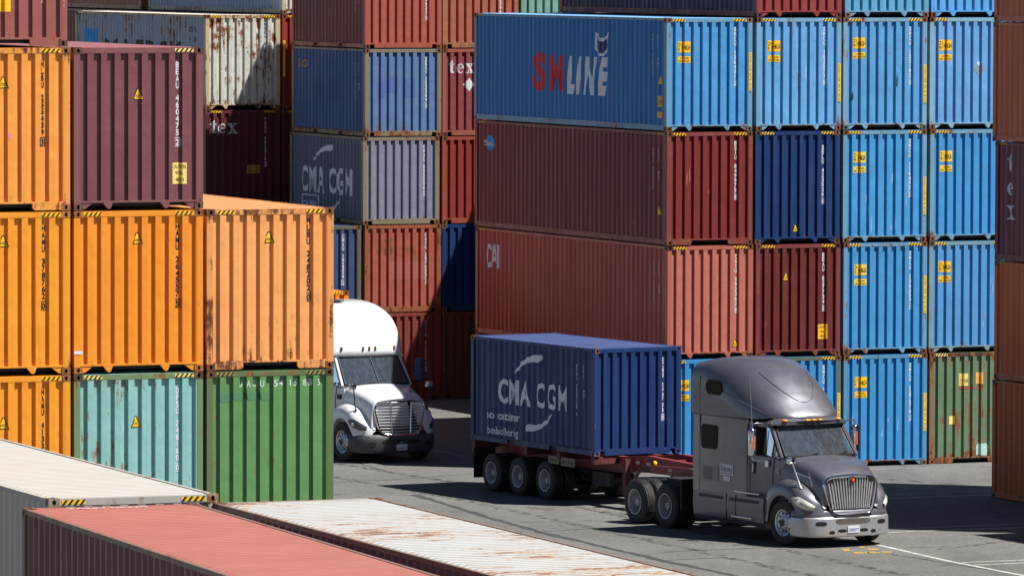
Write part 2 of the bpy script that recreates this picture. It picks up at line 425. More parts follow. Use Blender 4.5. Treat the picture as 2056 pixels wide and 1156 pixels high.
def container(label, base, yaw, x, y, z, front, H=2.896, Ln=12.192, style='tab', side=None, roof=None, frame=None, rust=.12, fade=.3, dirt=.3, frust=None,
              num=None, numcol=None, tri=None, high=False, stripe='lr', syel=None, group=None, caution=False, cast=None, kind='shipping_container', rel=0., numx=1.965, numtop=None, extra=None, dent=.5, rroof=None, loc=None):
    c_, s_ = math.cos(yaw), math.sin(yaw)
    P = loc or (base[0] + c_ * x - s_ * y, base[1] + s_ * x + c_ * y, z)
    root = thing(kind, label, 'shipping container', P, yaw + rel, group)
    frust = rust * 1.3 + .16 if frust is None else frust
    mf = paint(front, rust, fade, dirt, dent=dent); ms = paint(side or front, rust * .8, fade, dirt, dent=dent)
    mr = paint(roof or front, rust if rroof is None else rroof, fade, dirt, roof=True, dent=.3); mfr = paint(frame or front, frust, fade, dirt, dent=.2)
    mc = paint(cast, .5, .2, .5, dent=.3) if cast else paint(tuple(int(v * .45 + 22) for v in (frame or front)), .75, .2, .6, dent=.3)
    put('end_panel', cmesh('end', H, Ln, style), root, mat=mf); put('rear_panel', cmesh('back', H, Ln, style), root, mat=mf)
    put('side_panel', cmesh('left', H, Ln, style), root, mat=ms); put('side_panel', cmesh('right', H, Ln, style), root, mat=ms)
    put('roof_panel', cmesh('roof', H, Ln, style), root, mat=mr); put('frame', cmesh('frame', H, Ln, style), root, mat=[mfr, BLACKM])
    for cx in (.081, CW - .081):
        for cy in (.089, Ln - .089):
            for cz in (.059, H - .059): put('corner_casting', cmesh('casting', 0, 0, 0), root, (cx, cy, cz), [mc, BLACKM])
    if num:
        f = Flat(); ztop = numtop or (H - .24); hh, pt = (.105, .123)
        body, chk = (num[:-2], num[-1]) if num[-2] == ' ' else (num, None)
        oc, sn = body.split(' '); zz = f.vert(oc, numx, ztop, hh, pt, .066, .035)
        lay(f, FS, .004, 'owner_code', numcol or WHITE, root); f = Flat(); ze = f.vert(sn, numx, zz - pt * .8, hh, pt, .066, .035)
        if chk:
            ze -= .05; f.ch(chk, numx, ze - hh, hh, hh * .6, .03)
            q = .014; a0, a1, z0, z1 = numx - .055, numx + .055, ze - hh - .03, ze + .03
            for r in ((a0, z0, a1, z0 + q), (a0, z1 - q, a1, z1), (a0, z0, a0 + q, z1), (a1 - q, z0, a1, z1)): f.rect(*r)
        lay(f, FS, .004, 'serial_number', numcol or WHITE, root)
    sy = syel or YEL; zt = H - .024; zb_ = H - .088; hp = (.004)
    hs = ([], lambda a: 0., lambda a, z_, o: Vector((a, -o + .004, z_)))
    if 'l' in stripe: stripes(.19, .53, zb_, zt, 4, hs, root, sy)
    if 'r' in stripe: stripes(1.90, 2.25, zb_, zt, 4, hs, root, sy)
    if tri:
        a, zc = tri; k = .105
        o = lay(Flat().poly([(a - k * .95, zc - k), (a + k * .95, zc - k), (a + k * .2, zc + k), (a - k * .2, zc + k)]), FS, .004, 'warning_sign', BLACK, root)
        lay(Flat().poly([(a - k * .75, zc - k * .86), (a + k * .75, zc - k * .86), (a + k * .08, zc + k * .82), (a - k * .08, zc + k * .82)]), FS, .007, 'sign_face', YEL, o)
        t = Flat(); t.rect(a - .04, zc - .03, a + .04, zc - .02); t.rect(a - .045, zc - .055, a + .045, zc - .047); lay(t, FS, .0095, 'sign_marks', BLACK, o)
    if high:
        hr = random.Random(label); jx, jz, kk = hr.uniform(-.03, .04), hr.uniform(-.05, .04), hr.uniform(-.3, .05)
        ym = YEL if hr.random() < .7 else marking('sun_faded_label', (240, 205, 70), .5)
        o = lay(Flat().rect(.285 + jx, 2.06 + jz, .67 + jx, 2.34 + jz), FS, .004, 'height_label', ym, root)
        t = Flat(); t.ch('2', .325 + jx, 2.215 + jz, .10, .07); t.ch('9', .33 + jx, 2.085 + jz, .10, .07); t.hor('5', .375 + jx, 2.24 + jz, .05); t.rect(.42 + jx, 2.08 + jz, .426 + jx, 2.3 + jz); t.hor('HIGH', .45 + jx, 2.13 + jz, .12, .655 + jx, .01)
        lay(t, FS, .007, 'label_lettering', BLACK, o)
        o = lay(Flat().rect(.285 + jx, 1.80 + jz, .67 + jx, 1.965 + jz), FS, .004, 'warning_label', ym, root)
        t = Flat(); t.hor('WARNING', .37 + jx, 1.895 + jz, .045, .6 + jx); t.hor('HIGH TRAILER', .31 + jx, 1.825 + jz, .045, .65 + jx); lay(t, FS, .007, 'label_lettering', BLACK, o)
        o = lay(Flat().rect(2.335, .98 + kk, 2.42, 1.97 + kk), FLAT_FRONT, .0005, 'post_label', YEL, root)
        t = Flat(); t.vert("CAUTION 9'6 HIGH", 2.377, 1.95 + kk, .05, .0655, .038, .004); lay(t, FLAT_FRONT, .003, 'label_lettering', BLACK, o)
    if caution:
        a, zc = caution[:2]
        o = lay(Flat().rect(a - .135, zc - .19, a + .135, zc + .19), FS, .004, 'caution_label', PALEYEL if caution and len(caution) == 2 else YEL, root)
        t = Flat(); t.hor('CAUTION', a - .115, zc + .085, .07, a + .115); t.hor("9'6", a - .07, zc - .03, .07, a + .06); t.hor('HIGH', a - .075, zc - .145, .07, a + .075); lay(t, FS, .007, 'label_lettering', BLACK, o)
    if extra: extra(root, H, Ln)
    return root
def sidetext(parts, name, mat, lift=.004):
    def f(root, H, Ln):
        lay(parts(H, Ln), left_surf(Ln), lift, name, mat, root)
    return f
def multi(*fs):
    def g(root, H, Ln):
        for f in fs: f(root, H, Ln)
    return g
def side_small(num, mat=DIMWHITE, s=.55):
    """small print near the front corner of the long side"""
    def parts(H, Ln):
        f = Flat(); f.vert(num, Ln - s - .36, H - .42, .085, .10, .07); f.vert('22G1', Ln - s, H - .42, .08, .095, .06)
        for i, wd in enumerate((.16, .12, .16, .10)): f.rect(Ln - s - wd / 2, H - 1.05 - i * .06, Ln - s + wd / 2, H - 1.03 - i * .06)
        return f
    return sidetext(parts, 'side_lettering', mat)
def side_warn(Ln0):
    def g(root, H, Ln):
        S_ = left_surf(Ln); a = Ln - .5
        o = lay(Flat().poly([(a - .1, .78), (a + .1, .78), (a, 1.0)]), S_, .004, 'warning_sign', YEL, root)
    return g
def side_high():
    def g(root, H, Ln):
        S_ = left_surf(Ln); a = Ln - .62
        o = lay(Flat().rect(a, .62, a + .36, .9), S_, .004, 'height_label', YEL, root); t = Flat(); t.ch('2', a + .07, .78, .09, .08); t.ch('9', a + .07, .65, .09, .08); t.hor('HIGH', a + .14, .7, .1, a + .34); lay(t, S_, .007, 'label_lettering', BLACK, o)
        lay(Flat().rect(a, .34, a + .36, .5), S_, .004, 'warning_label', YEL, root)
        o = lay(Flat().poly([(a + .1, 1.2), (a + .3, 1.2), (a + .2, 1.42)]), S_, .004, 'warning_sign', YEL, root)
    return g
def rail_stripes(root, H, Ln):
    s_ = ([], lambda a: 0., lambda a, z_, o: Vector((-o + .006, Ln - a, z_)))
    for a in (.22, Ln - .62): stripes(a, a + .38, H - .07, H - .02, 3, s_, root)

# --- right block -----------------------------------------------------
RB, RY = (3.952, 163.217), .4201
XA, XB, XC, XD, XE = 0., 2.524, 5.030, 7.538, 10.06
LV = 2.908
SBLUE = (58, 138, 194)
def S_line(root, H, Ln):
    S_ = left_surf(Ln)
    f = Flat(); f.ch('S', 4.30, .93, .95, .82, .05); f.ch('M', 5.38, .93, .90, .92, .04); lay(f, S_, .004, 'red_lettering', REDL, root)
    f = Flat(); f.hor('LINE', 6.0, .90, .90, 8.62, .06, .30); lay(f, S_, .004, 'white_lettering', DIMWHITE, root)
    x, z = 7.82, 1.88
    f = Flat().poly([(x, z + .15), (x + .2, z - .02), (x + .55, z - .02), (x + .75, z + .15), (x + .85, z + .62), (x + .55, z + .45), (x + .3, z + .45), (x + .02, z + .6)])
    o = lay(f, S_, .004, 'logo_emblem', DIMWHITE, root)
    f = Flat().poly([(x + .08, z + .18), (x + .24, z + .05), (x + .52, z + .05), (x + .68, z + .18), (x + .74, z + .5), (x + .55, z + .36), (x + .28, z + .36), (x + .09, z + .5)]); lay(f, S_, .007, 'emblem_fill', NAVYL, o)
def cai(root, H, Ln):
    S_ = left_surf(Ln); f = Flat(); f.hor('CAI', .68, 1.85, .62, 1.52, .03); lay(f, S_, .004, 'side_logo', DIMWHITE, root)
def smallblue(root, H, Ln):
    S_ = left_surf(Ln); o = lay(Flat().poly([(.9, 2.1), (1.15, 2.1), (1.25, 2.2), (1.25, 2.4), (1.15, 2.5), (.9, 2.5), (.8, 2.4), (.8, 2.2)]), S_, .004, 'side_logo', SKYB, root)
    f = Flat(); f.hor('SeS', .62, 2.22, .16, 1.2); lay(f, S_, .007, 'logo_lettering', DIMWHITE, o)
G_R = 'containers in the tall block behind the grey truck'
PALEBL = marking('pale_scuff', (132, 178, 216), .6)
def smears(seed, n, mat=None, lo=.2):
    def g(root, H, Ln):
        q = random.Random(seed)
        for i in range(n):
            a = q.uniform(.25, 2.15); z = q.uniform(lo, 1.7); h_ = q.uniform(.12, .5); w_ = q.uniform(.012, .035)
            lay(Flat().poly([(a - w_, z), (a + w_ * .6, z + .02), (a + w_, z + h_ * .6), (a + w_ * .2, z + h_), (a - w_ * .5, z + h_ * .7)]), FS, .002, 'scuff_mark', mat or PALEBL, root)
    return g
def rb(label, X, lev, front, dx=0, dy=0, **k): return container(label, RB, RY, X + dx, dy, (lev - 1) * LV, front, group=G_R, **k)
rb('bright blue container on the ground mostly hidden by the navy load and grey cab', XA, 1, SBLUE, dx=.02, high=True, num='SMCU 118340 2', frust=.25)
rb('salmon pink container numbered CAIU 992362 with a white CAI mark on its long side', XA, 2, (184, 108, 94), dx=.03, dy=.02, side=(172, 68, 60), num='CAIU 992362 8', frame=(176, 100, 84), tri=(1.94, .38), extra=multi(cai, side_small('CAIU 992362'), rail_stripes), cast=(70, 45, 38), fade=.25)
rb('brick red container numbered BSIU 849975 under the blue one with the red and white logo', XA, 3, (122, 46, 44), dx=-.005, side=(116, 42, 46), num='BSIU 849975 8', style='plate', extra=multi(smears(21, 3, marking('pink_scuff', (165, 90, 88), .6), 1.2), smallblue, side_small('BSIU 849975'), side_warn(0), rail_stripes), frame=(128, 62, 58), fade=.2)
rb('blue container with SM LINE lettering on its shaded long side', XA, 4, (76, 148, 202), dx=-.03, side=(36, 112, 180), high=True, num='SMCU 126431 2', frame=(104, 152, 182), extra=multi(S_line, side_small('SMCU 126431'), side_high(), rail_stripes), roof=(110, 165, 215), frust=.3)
rb('blue container numbered SMCU 118 peeking out above and behind the grey cab', XB, 1, SBLUE, dx=.04, high=True, num='SMCU 118127 2', frame=(84, 104, 92), cast=(60, 52, 46), frust=.4, stripe='r')
rb('dark red container numbered BEAU 627734 right of the salmon one', XB, 2, (104, 40, 38), dx=.01, num='BEAU 627734 5', tri=(.86, 2.06), caution=(1.93, .62, 1), frame=(120, 58, 56), cast=(75, 40, 34))
rb('navy blue container numbered SELU 423026', XB, 3, (20, 52, 102), dx=-.02, num='SELU 423026 0', numtop=2.52, tri=(1.17, .40), cast=(60, 62, 58), rust=.02)
rb('light blue container numbered SMCU 102073, second from left in its row', XB, 4, (98, 160, 208), dx=0., high=True, extra=smears(5, 4), num='SMCU 102073 8', frame=(112, 158, 186), frust=.35, fade=.6)
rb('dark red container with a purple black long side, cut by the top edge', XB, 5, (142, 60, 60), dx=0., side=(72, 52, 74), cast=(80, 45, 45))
rb('blue container numbered SMCU 127570 beside the grey green one at ground level', XC, 1, SBLUE, dx=.05, high=True, extra=smears(9, 4), num='SMCU 127570 2', frame=(78, 138, 178), cast=(92, 66, 52), frust=.45)
rb('blue container numbered SMCU 126553', XC, 2, (64, 142, 196), dx=.03, high=True, num='SMCU 126553 1', frame=(96, 150, 186), frust=.4, cast=(80, 58, 48))
rb('blue container numbered SMCU 116492', XC, 3, (64, 143, 198), dx=0., high=True, extra=smears(3, 7), fade=.7, num='SMCU 116492 5', frame=(104, 150, 176), frust=.4, cast=(90, 66, 54))
rb('blue container numbered SMCU 122182 in the row below the top', XC, 4, (86, 153, 203), dx=-.01, high=True, extra=smears(12, 3, DARKST), num='SMCU 122182 0', frame=(120, 160, 182), frust=.4)
rb('teal blue container cut by the top edge above SMCU 122182', XC, 5, (92, 160, 196), dx=.03, frame=(104, 154, 186), stripe='')
def oldlabels(root, H, Ln):
    o = lay(Flat().rect(.86, 2.02, 1.16, 2.34), FS, .004, 'old_label', PALEYEL, root); t = Flat(); t.vert('EMB', .92, 2.3, .07, .09); t.hor('FOR', .98, 2.1, .1, 1.14); lay(t, FS, .007, 'label_lettering', DARKST, o)
    lay(Flat().rect(1.36, 2.06, 1.58, 2.36), FS, .004, 'old_label', marking('orange_label', (230, 170, 90), .8), root)
    lay(Flat().rect(.58, 1.02, .76, 1.24), FS, .004, 'old_label', PALEYEL, root)
    lay(Flat().rect(.86, 1.94, 1.5, 1.99), FS, .004, 'red_band', marking('faded_red', (170, 80, 70), .7), root)
    lay(Flat().poly([(1.42, .2), (1.75, .18), (1.78, .42), (1.7, .5), (1.46, .5), (1.4, .42)]), FS, .003, 'touch_up_patch', marking('pale_patch', (175, 210, 200), .3), root)
rb('grey green rusty container on the ground with two torn labels', XD, 1, (98, 124, 96), dx=.05, frame=(120, 104, 78), rust=.62, fade=.4, dirt=.7, style='plate', stripe='l', extra=oldlabels, syel=PALEYEL)
rb('blue container at second level partly hidden by the brown stack at the right edge', XD, 2, (78, 142, 196), dx=0.02, high=True, frame=(112, 146, 158), frust=.35, fade=.5, cast=(92, 74, 60), num='SMCU 119406 1', numx=2.12, extra=smears(15, 5))
rb('blue container at third level right of SMCU 116492', XD, 3, (62, 142, 200), dx=.03, high=True, frame=(108, 152, 176), frust=.35, cast=(92, 74, 60), num='SMCU 113377 4', numx=2.12)
def diamond(root, H, Ln):
    o = lay(Flat().poly([(1.28, 1.55), (1.46, 1.35), (1.64, 1.55), (1.46, 1.75)]), FS, .004, 'worn_placard', marking('placard', (130, 150, 168), .8), root)
    lay(Flat().poly([(1.4, 1.70), (1.46, 1.62), (1.52, 1.70), (1.46, 1.76)]), FS, .007, 'placard_scrap', WHITE, o)
rb('pale blue container with a torn diamond placard at fourth level', XD, 4, (100, 156, 208), dx=.0, high=True, frame=(124, 164, 184), frust=.3, fade=.7, extra=diamond)
rb('blue container in the top right of the block cut by the top edge', XD, 5, (88, 158, 216), dx=.03)
for i in range(1, 7): rb('blue container hidden at the right end of the block', XE, i, SBLUE, dy=.01) if i > 3 else rb('maroon container hidden at the right end of the block', XE, i, (110, 48, 46), dy=.01)
rb('blue container above the top edge at the right end of the block', XD, 6, SBLUE)
for i in range(1, 6):
    container('container in the hidden bay behind the block', RB, RY, 10.7, 14.2, (i - 1) * LV, (120, 60, 50), group='containers in the hidden rear bay')
def serif_tex(f, x, z, h, up=False):
    """bold serif t e x drawn as polygons; returns the letter advance"""
    k = h
    def P(pts, ox): f.poly([(x + ox + a * k, z + b * k) for a, b in pts])
    dx = (0, .62, 1.36) if not up else (0, 0, 0)
    dz = (0, 0, 0) if not up else (0, -1.25, -2.5)
    def Q(pts, i): f.poly([(x + (dx[i] + a) * k, z + (dz[i] + b) * k) for a, b in pts])
    Q([(.12, .12), (.18, .03), (.28, .0), (.40, .03), (.46, .12), (.42, .14), (.36, .10), (.32, .14), (.32, .72), (.12, .72)], 0)
    Q([(.32, .62), (.46, .62), (.46, .70), (.32, .70), (.32, .96), (.27, .96), (.12, .74), (.0, .68), (.0, .62), (.12, .62)], 0)
    import math as _m
    out = [(.32 + .32 * _m.cos(a), .35 + .36 * _m.sin(a)) for a in [0.0 + 5.6 * i / 18 for i in range(19)]]
    inn = [(.33 + (.14 if i > 3 and i < 15 else .17) * _m.cos(a), .35 + .29 * _m.sin(a)) for i, a in enumerate([0.0 + 5.6 * i / 18 for i in range(19)])]
    for i in range(18): Q([out[i], out[i + 1], inn[i + 1], inn[i]], 1)
    Q([(.17, .34), (.62, .34), (.62, .40), (.17, .40)], 1)
    Q([(.04, .66), (.28, .66), (.68, .04), (.44, .04)], 2); Q([(.10, .04), (.19, .04), (.60, .66), (.51, .66)], 2)
    for a, b in ((-.02, .34), (.42, .70)): Q([(a, .66), (b, .66), (b, .72), (a, .72)], 2)
    for a, b in ((.0, .28), (.38, .74)): Q([(a, -.02), (b, -.02), (b, .04), (a, .04)], 2)
# --- right edge stack (long sides in view) ----------------------------
G_F = 'containers in the brown stack at the right edge'
def texv(root, H, Ln):
    f = Flat()
    serif_tex(f, .62, H - .72, .46, True)
    lay(f, left_surf(Ln), .004, 'side_lettering', DIMWHITE, root)
fcol = [('bottom brown orange container of the right edge stack', (214, 112, 62), .02), ('brown orange container second from the ground at the right edge', (216, 114, 62), .06),
        ('dark maroon container with upright tex lettering at the right edge', (122, 66, 80), .06), ('brown container above the dark maroon one at the right edge', (205, 112, 76), -.02), ('brown container at the top of the right edge stack', (205, 114, 76), 0.)]
for i, (lb, c, dx) in enumerate(fcol):
    container(lb, RB, RY, 4.28 + dx, -21.70, i * LV, c, group=G_F, rust=.04, fade=.12, extra=multi(texv, rail_stripes) if i == 2 else rail_stripes)
for i in range(4):
    container('container beyond the right edge of the picture', RB, RY, 4.85, -35.3, i * LV, (150, 80, 60), group='containers off to the right')
for i in range(7):
    container('container hidden in the second row of the right edge stack', RB, RY, 6.80, -21.70, i * LV, (168, 92, 60), group='containers off to the right')
# --- middle block ------------------------------------------------------
MBs, MY, LS = (-4.35, 188.9), .40, 2.602
G_M = 'containers in the block behind the white truck'
def seco(root, H, Ln):
    S_ = left_surf(Ln); f = Flat(); f.hor('SEACO', .45, 1.98, .22, 1.25, .03); lay(f, S_, .004, 'side_lettering', marking('tan_lettering', (180, 150, 90), .5), root)
    for a0, z0, a1, z1 in ((1.9, .9, 2.7, 1.55), (3.0, 1.0, 3.9, 1.7)): lay(Flat().rect(a0, z0, a1, z1), S_, .002, 'paint_patch', marking('blue_patch', (44, 70, 130), .3), root)
def patchf(cols):
    def g(root, H, Ln):
        for (a0, z0, a1, z1, c) in cols: lay(Flat().rect(a0, z0, a1, z1), FS, .0025, 'paint_patch', marking('patch', c, .4), root)
    return g
def cmacgm(a0, a1, z0, z1, eco, mat=DIMWHITE):
    def g(root, H, Ln):
        S_ = left_surf(Ln); k = (a1 - a0)
        f = Flat(); f.hor('CMA CGM', a0, z0, z1 - z0, a1, .026, gap=.14); lay(f, S_, .004, 'company_lettering', mat, root)
        c = a0 + k * .45; f = Flat()
        pts = [(-.34, .34), (-.31, .5), (-.2, .75), (-.05, .93), (.1, 1.02), (.28, 1.05), (.30, .93), (.22, .80), (.05, .80), (-.1, .72), (-.22, .57), (-.31, .40)]
        up = [(c + p[0] * k * .62, z1 + (p[1] - .34) * .78 + .12) for p in pts]
        dn = [(c + .12 * k - p[0] * k * .62, z0 - (p[1] - .34) * .72 - .12) for p in pts]
        f.poly(up); lay(f, S_, .004, 'swoosh_logo', mat, root); lay(Flat().poly(dn), S_, .004, 'swoosh_logo', mat, root)
        f = Flat()
        if eco: f.hor('eco container', a0 - .6, z0 - .42, .20, a0 + 1.0, .03); lay(f, S_, .004, 'small_lettering', mat, root); f = Flat(); f.hor('bamboo flooring', a0 - .52, z0 - .80, .19, a0 + .95, .015)
        else:
            x, z = a0, z0 - .52; f.hor('corsie', x + .12, z + .08, .22, x + 1.2, .01)
            lay(f, S_, .004, 'small_lettering', mat, root); f = Flat()
            for r in ((x, z - .04, x + 1.4, z), (x, z + .38, x + 1.4, z + .42), (x, z, x + .04, z + .38), (x + 1.36, z, x + 1.4, z + .38)): f.rect(*r)
        lay(f, S_, .004, 'small_lettering' if eco else 'lettering_frame', mat, root)
    return g
def mb_(label, X, lev, front, dx=0, Ln=6.058, style='std', z=None, **k):
    return container(label, MBs, MY, X + dx, 0, (lev - 1) * LS if z is None else z, front, H=2.591, Ln=Ln, style=style, group=G_M, stripe=k.pop('stripe', ''), numtop=2.34, **k)
M0, M1, M2, M3 = 0., 2.47, 5.0, -2.55
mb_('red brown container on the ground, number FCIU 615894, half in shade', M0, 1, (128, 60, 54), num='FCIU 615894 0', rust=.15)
mb_('rusty salmon container with a faded purple patch, number CAIU 297052', M0, 2, (166, 86, 72), num='CAIU 297052 1', rust=.48, dirt=.6, extra=patchf([(.75, .95, 1.9, 1.5, (168, 92, 84))]), frame=(150, 88, 62))
mb_('weathered lilac grey container numbered CMAU 055096 with CMA CGM on its long side', M0, 3, (128, 130, 152), dx=-.06, side=(84, 90, 116), num='CMAU 055096 5', rust=.12, frame=(132, 122, 100), frust=.5, cast=(110, 80, 60), extra=multi(cmacgm(.95, 5.1, .85, 1.62, False), patchf([])))  # long side coloured darker than the end to carry its shade
mb_('mottled mid blue container numbered SEGU 203384 above the lilac grey one', M0, 4, (94, 124, 166), dx=0, side=(48, 84, 136), num='SEGU 203384 0', rust=.2, dirt=.5, frame=(132, 122, 100), frust=.5, cast=(110, 80, 60), extra=multi(seco, side_small('SEGU 203384'), patchf([(.38, 1.15, .62, 1.6, (84, 108, 166)), (.62, 1.3, 1.05, 1.75, (84, 110, 168)), (1.15, 1.15, 1.6, 1.7, (86, 112, 168))])))  # deeper blue on the long side is shade put into the paint
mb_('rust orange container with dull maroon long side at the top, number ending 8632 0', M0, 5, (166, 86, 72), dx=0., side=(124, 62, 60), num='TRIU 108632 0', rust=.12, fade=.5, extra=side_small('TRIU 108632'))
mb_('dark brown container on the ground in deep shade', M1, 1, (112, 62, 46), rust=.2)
mb_('navy container with a diagonal shadow across it', M1, 2, (18, 50, 100), rust=.03, cast=(90, 86, 74))
mb_('clean brick red container below the tex one', M1, 3, (134, 52, 44), rust=.06, frame=(150, 70, 60))
def texf(a, z, h, rhomb=True):
    def g(root, H, Ln):
        f = Flat(); serif_tex(f, a, z, h)
        if rhomb: cx, cz = a + .66, z - .34; lay(Flat().poly([(cx - .19, cz), (cx, cz - .2), (cx + .19, cz), (cx, cz + .2)]), FS, .004, 'diamond_logo', WHITE, root)
        lay(f, FS, .004, 'company_lettering', WHITE, root)
    return g
mb_('faded red container with white tex lettering and a diamond', M1, 4, (136, 66, 68), rust=.12, extra=texf(.20, 1.86, .40), frame=(150, 88, 76))
mb_('orange brown container above the tex one, number ending 396', M1, 5, (170, 98, 78), rust=.25, dirt=.6, num='TCKU 215396 4', numx=1.85, frame=(160, 110, 84))
mb_('pale teal container at the top beside the orange brown one', M2, 5, (124, 168, 158), rust=.15, frame=(120, 160, 150))
for i in range(1, 5): mb_('container hidden behind the blue and maroon block', M2, i, (110, 60, 52))
mb_('dark blue container numbered CMAU 192329 glimpsed left of the salmon one', M3, 2, (62, 78, 112), dx=.0, num='CMAU 192329 2', numx=1.86, frame=(96, 98, 84), cast=(90, 80, 64))
mb_('container hidden behind the white truck', M3, 1, (90, 70, 60))
mb_('container above the top edge on the middle block', M1, 6, (150, 90, 70))
mb_('container above the top edge on the middle block', M2, 6, (150, 90, 70))
# --- far left block ------------------------------------------------------
NB, NY = (-9.38, 195.7), .40
NZ = [0, 2.60, 5.51, 8.42, 11.33]
G_N = 'containers in the far block'
def maersk(root, H, Ln):
    S_ = left_surf(Ln); o = lay(Flat().rect(.75, 1.5, 2.1, 2.34), S_, .004, 'star_panel', SKYB, root)
    lay(Flat().poly([(q0 - .1, q1 + .18) for q0, q1 in [(1.52, 1.9), (1.57, 1.6), (1.85, 1.55), (1.6, 1.48), (1.68, 1.32), (1.52, 1.42), (1.36, 1.32), (1.44, 1.48), (1.2, 1.55), (1.47, 1.6)]]), S_, .007, 'star', DIMWHITE, o)
    f = Flat(); f.hor('MAERSK', 2.85, 1.25, .80, 10.1, .03, gap=.14); lay(f, S_, .004, 'company_lettering', BLACK, root)
    f = Flat(); f.hor('MSKU', 10.65, 2.36, .17, 11.35); f.hor('0 181', 10.65, 2.05, .17, 11.3); lay(f, S_, .004, 'side_lettering', BLACK, root)
def nb(label, X, lev, front, y=0, **k): return container(label, NB, NY, X, y, NZ[lev - 1], front, group=G_N, **k)
nb('white container streaked with rust, its grey shaded side lettered MAERSK', 0, 4, (206, 206, 196), side=(150, 160, 178), roof=(205, 200, 185), rust=.66, fade=.2, dirt=.5, num='MSKU 0181 5', numcol=NAVYL, frame=(196, 176, 140), frust=.6, cast=(120, 70, 44), extra=maersk)  # side is the same white, its shade painted in as blue grey
def texn(root, H, Ln):
    texf(.16, 2.18, .42, False)(root, H, Ln)
    o = lay(Flat().rect(1.35, .95, 1.78, 1.2), FS, .004, 'caution_label', marking('dull_label', (190, 160, 60), .6), root); t = Flat(); t.hor('CAUTION', 1.38, 1.09, .07, 1.75); t.hor('HIGH', 1.42, .98, .07, 1.7); lay(t, FS, .007, 'label_lettering', BLACK, o)
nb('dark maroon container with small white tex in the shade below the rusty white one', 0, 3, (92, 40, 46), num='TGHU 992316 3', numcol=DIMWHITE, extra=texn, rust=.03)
for i in (1, 2): nb('container hidden low in the far block', 0, i, (100, 60, 50))
nb('thin slice of a red container right of the rusty white one', 2.50, 4, (140, 50, 46), style='tab', extra=lambda r, H, Ln: lay(Flat().rect(.03, 1.0, .1, 2.1), FLAT_FRONT, .001, 'post_label', YEL, r))
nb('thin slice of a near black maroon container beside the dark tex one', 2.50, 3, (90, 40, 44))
for i in (1, 2): nb('container hidden low behind the mid blue block', 2.50, i, (90, 60, 50))
nb('off white container at the top with a long shaded grey blue side', 2.50, 5, (205, 205, 195), side=(160, 172, 196), rust=.2, frame=(190, 180, 150))  # grey blue side colour paints the shade onto off white steel
nb('brown container at the top far left, cut by the top edge', 2.50, 5, (150, 96, 72), y=12.9, side=(160, 104, 80), rust=.1)
nb('reddish container end glimpsed beyond the off white one at the top', 5.02, 5, (140, 50, 40), y=12.9)
for i in range(1, 5): nb('container hidden behind the upper brown one', 2.50, i, (120, 70, 55), y=12.9)
# --- left block ------------------------------------------------------------
LB, LY = (-7.787, 113.669), .3923
G_L = 'containers in the orange block at the left'
X0, X1, X2 = -2.505, 0., 2.505
OR = (234, 150, 40)
def lb_(label, X, lev, front, dx=0, dy=0, **k): return container(label, LB, LY, X + dx, dy, (lev - 1) * LV, front, group=G_L, **k)
for i, X in enumerate((X0, X1, X2)): lb_('container hidden at ground level behind the white roofs', X, 1, (120, 70, 50))
lb_('orange container numbered HAMU 413356 low at the left edge', X0, 2, OR, num='HAMU 413356 4', numcol=BLACK, tri=(1.2, 2.06), stripe='r', cast=(150, 100, 50), rust=.02, frust=.1, numx=1.93)
lb_('teal container with a rust bloom, numbered DFSU 748160', X1, 2, (136, 184, 178), frame=(110, 132, 92), num='DFSU 748160 0', numtop=2.62, tri=(1.17, 2.03), rust=.40, fade=.3, frust=.45, cast=(74, 56, 46), syel=PALEYEL)
def uac(root, H, Ln):
    f = Flat(); xs = [.66, .80, .92, 1.06, 1.32, 1.44, 1.60, 1.72, 1.88, 2.0, 2.16]
    for x, c in zip(xs, 'UACU5415835'): f.ch(c, x, 2.60, .12, .075, .01)
    lay(f, FS, .004, 'number_lettering', WHITE, root)
    for a0, z0, a1, z1 in ((.2, 2.33, .5, 2.5), (.46, 2.36, .8, 2.5), (.72, 2.36, 1.06, 2.5), (.98, 2.35, 1.3, 2.5)): lay(Flat().poly([(a0, z0 + .05), (a0 + .08, z0), (a1, z0), (a1 - .03, z1), (a0, z1)]), FS, .0025, 'paint_patch', marking('green_patch', (80, 130, 92), .4), root)
lb_('green container numbered UACU 541583 under the light orange one', X2, 2, (94, 138, 84), frame=(92, 108, 72), rust=.12, frust=.42, extra=uac, cast=(70, 52, 44), style='plate', syel=marking('dull_yellow', (150, 140, 70)))
lb_('orange container numbered HAMU 378762 at mid height on the left edge', X0, 3, OR, num='HAMU 378762 0', numcol=BLACK, tri=(1.2, 2.38), stripe='r', cast=(170, 110, 50), rust=.0, frust=.06, numx=1.95)
lb_('deep orange container numbered HAMU 264557 in the middle of the block', X1, 3, (232, 142, 38), dx=.0, num='HAMU 264557 5', numcol=BLACK, tri=(1.2, 2.40), cast=(170, 100, 45), rust=.0, frust=.06, extra=lambda r, H, Ln: lay(Flat().rect(.0, .35, .16, .41), FLAT_FRONT, .002, 'tape_strip', WHITE, r))
lb_('scuffed light orange container numbered HLBU 248202 with its roof showing', X2, 3, (234, 158, 90), num='HLBU 248202 0', numcol=BLACK, numtop=2.72, tri=(1.2, 2.38), style='plate', rust=.18, fade=.4, dirt=.5, frust=.55, roof=(196, 132, 80), cast=(96, 62, 44), frame=(222, 150, 88), rroof=.05)
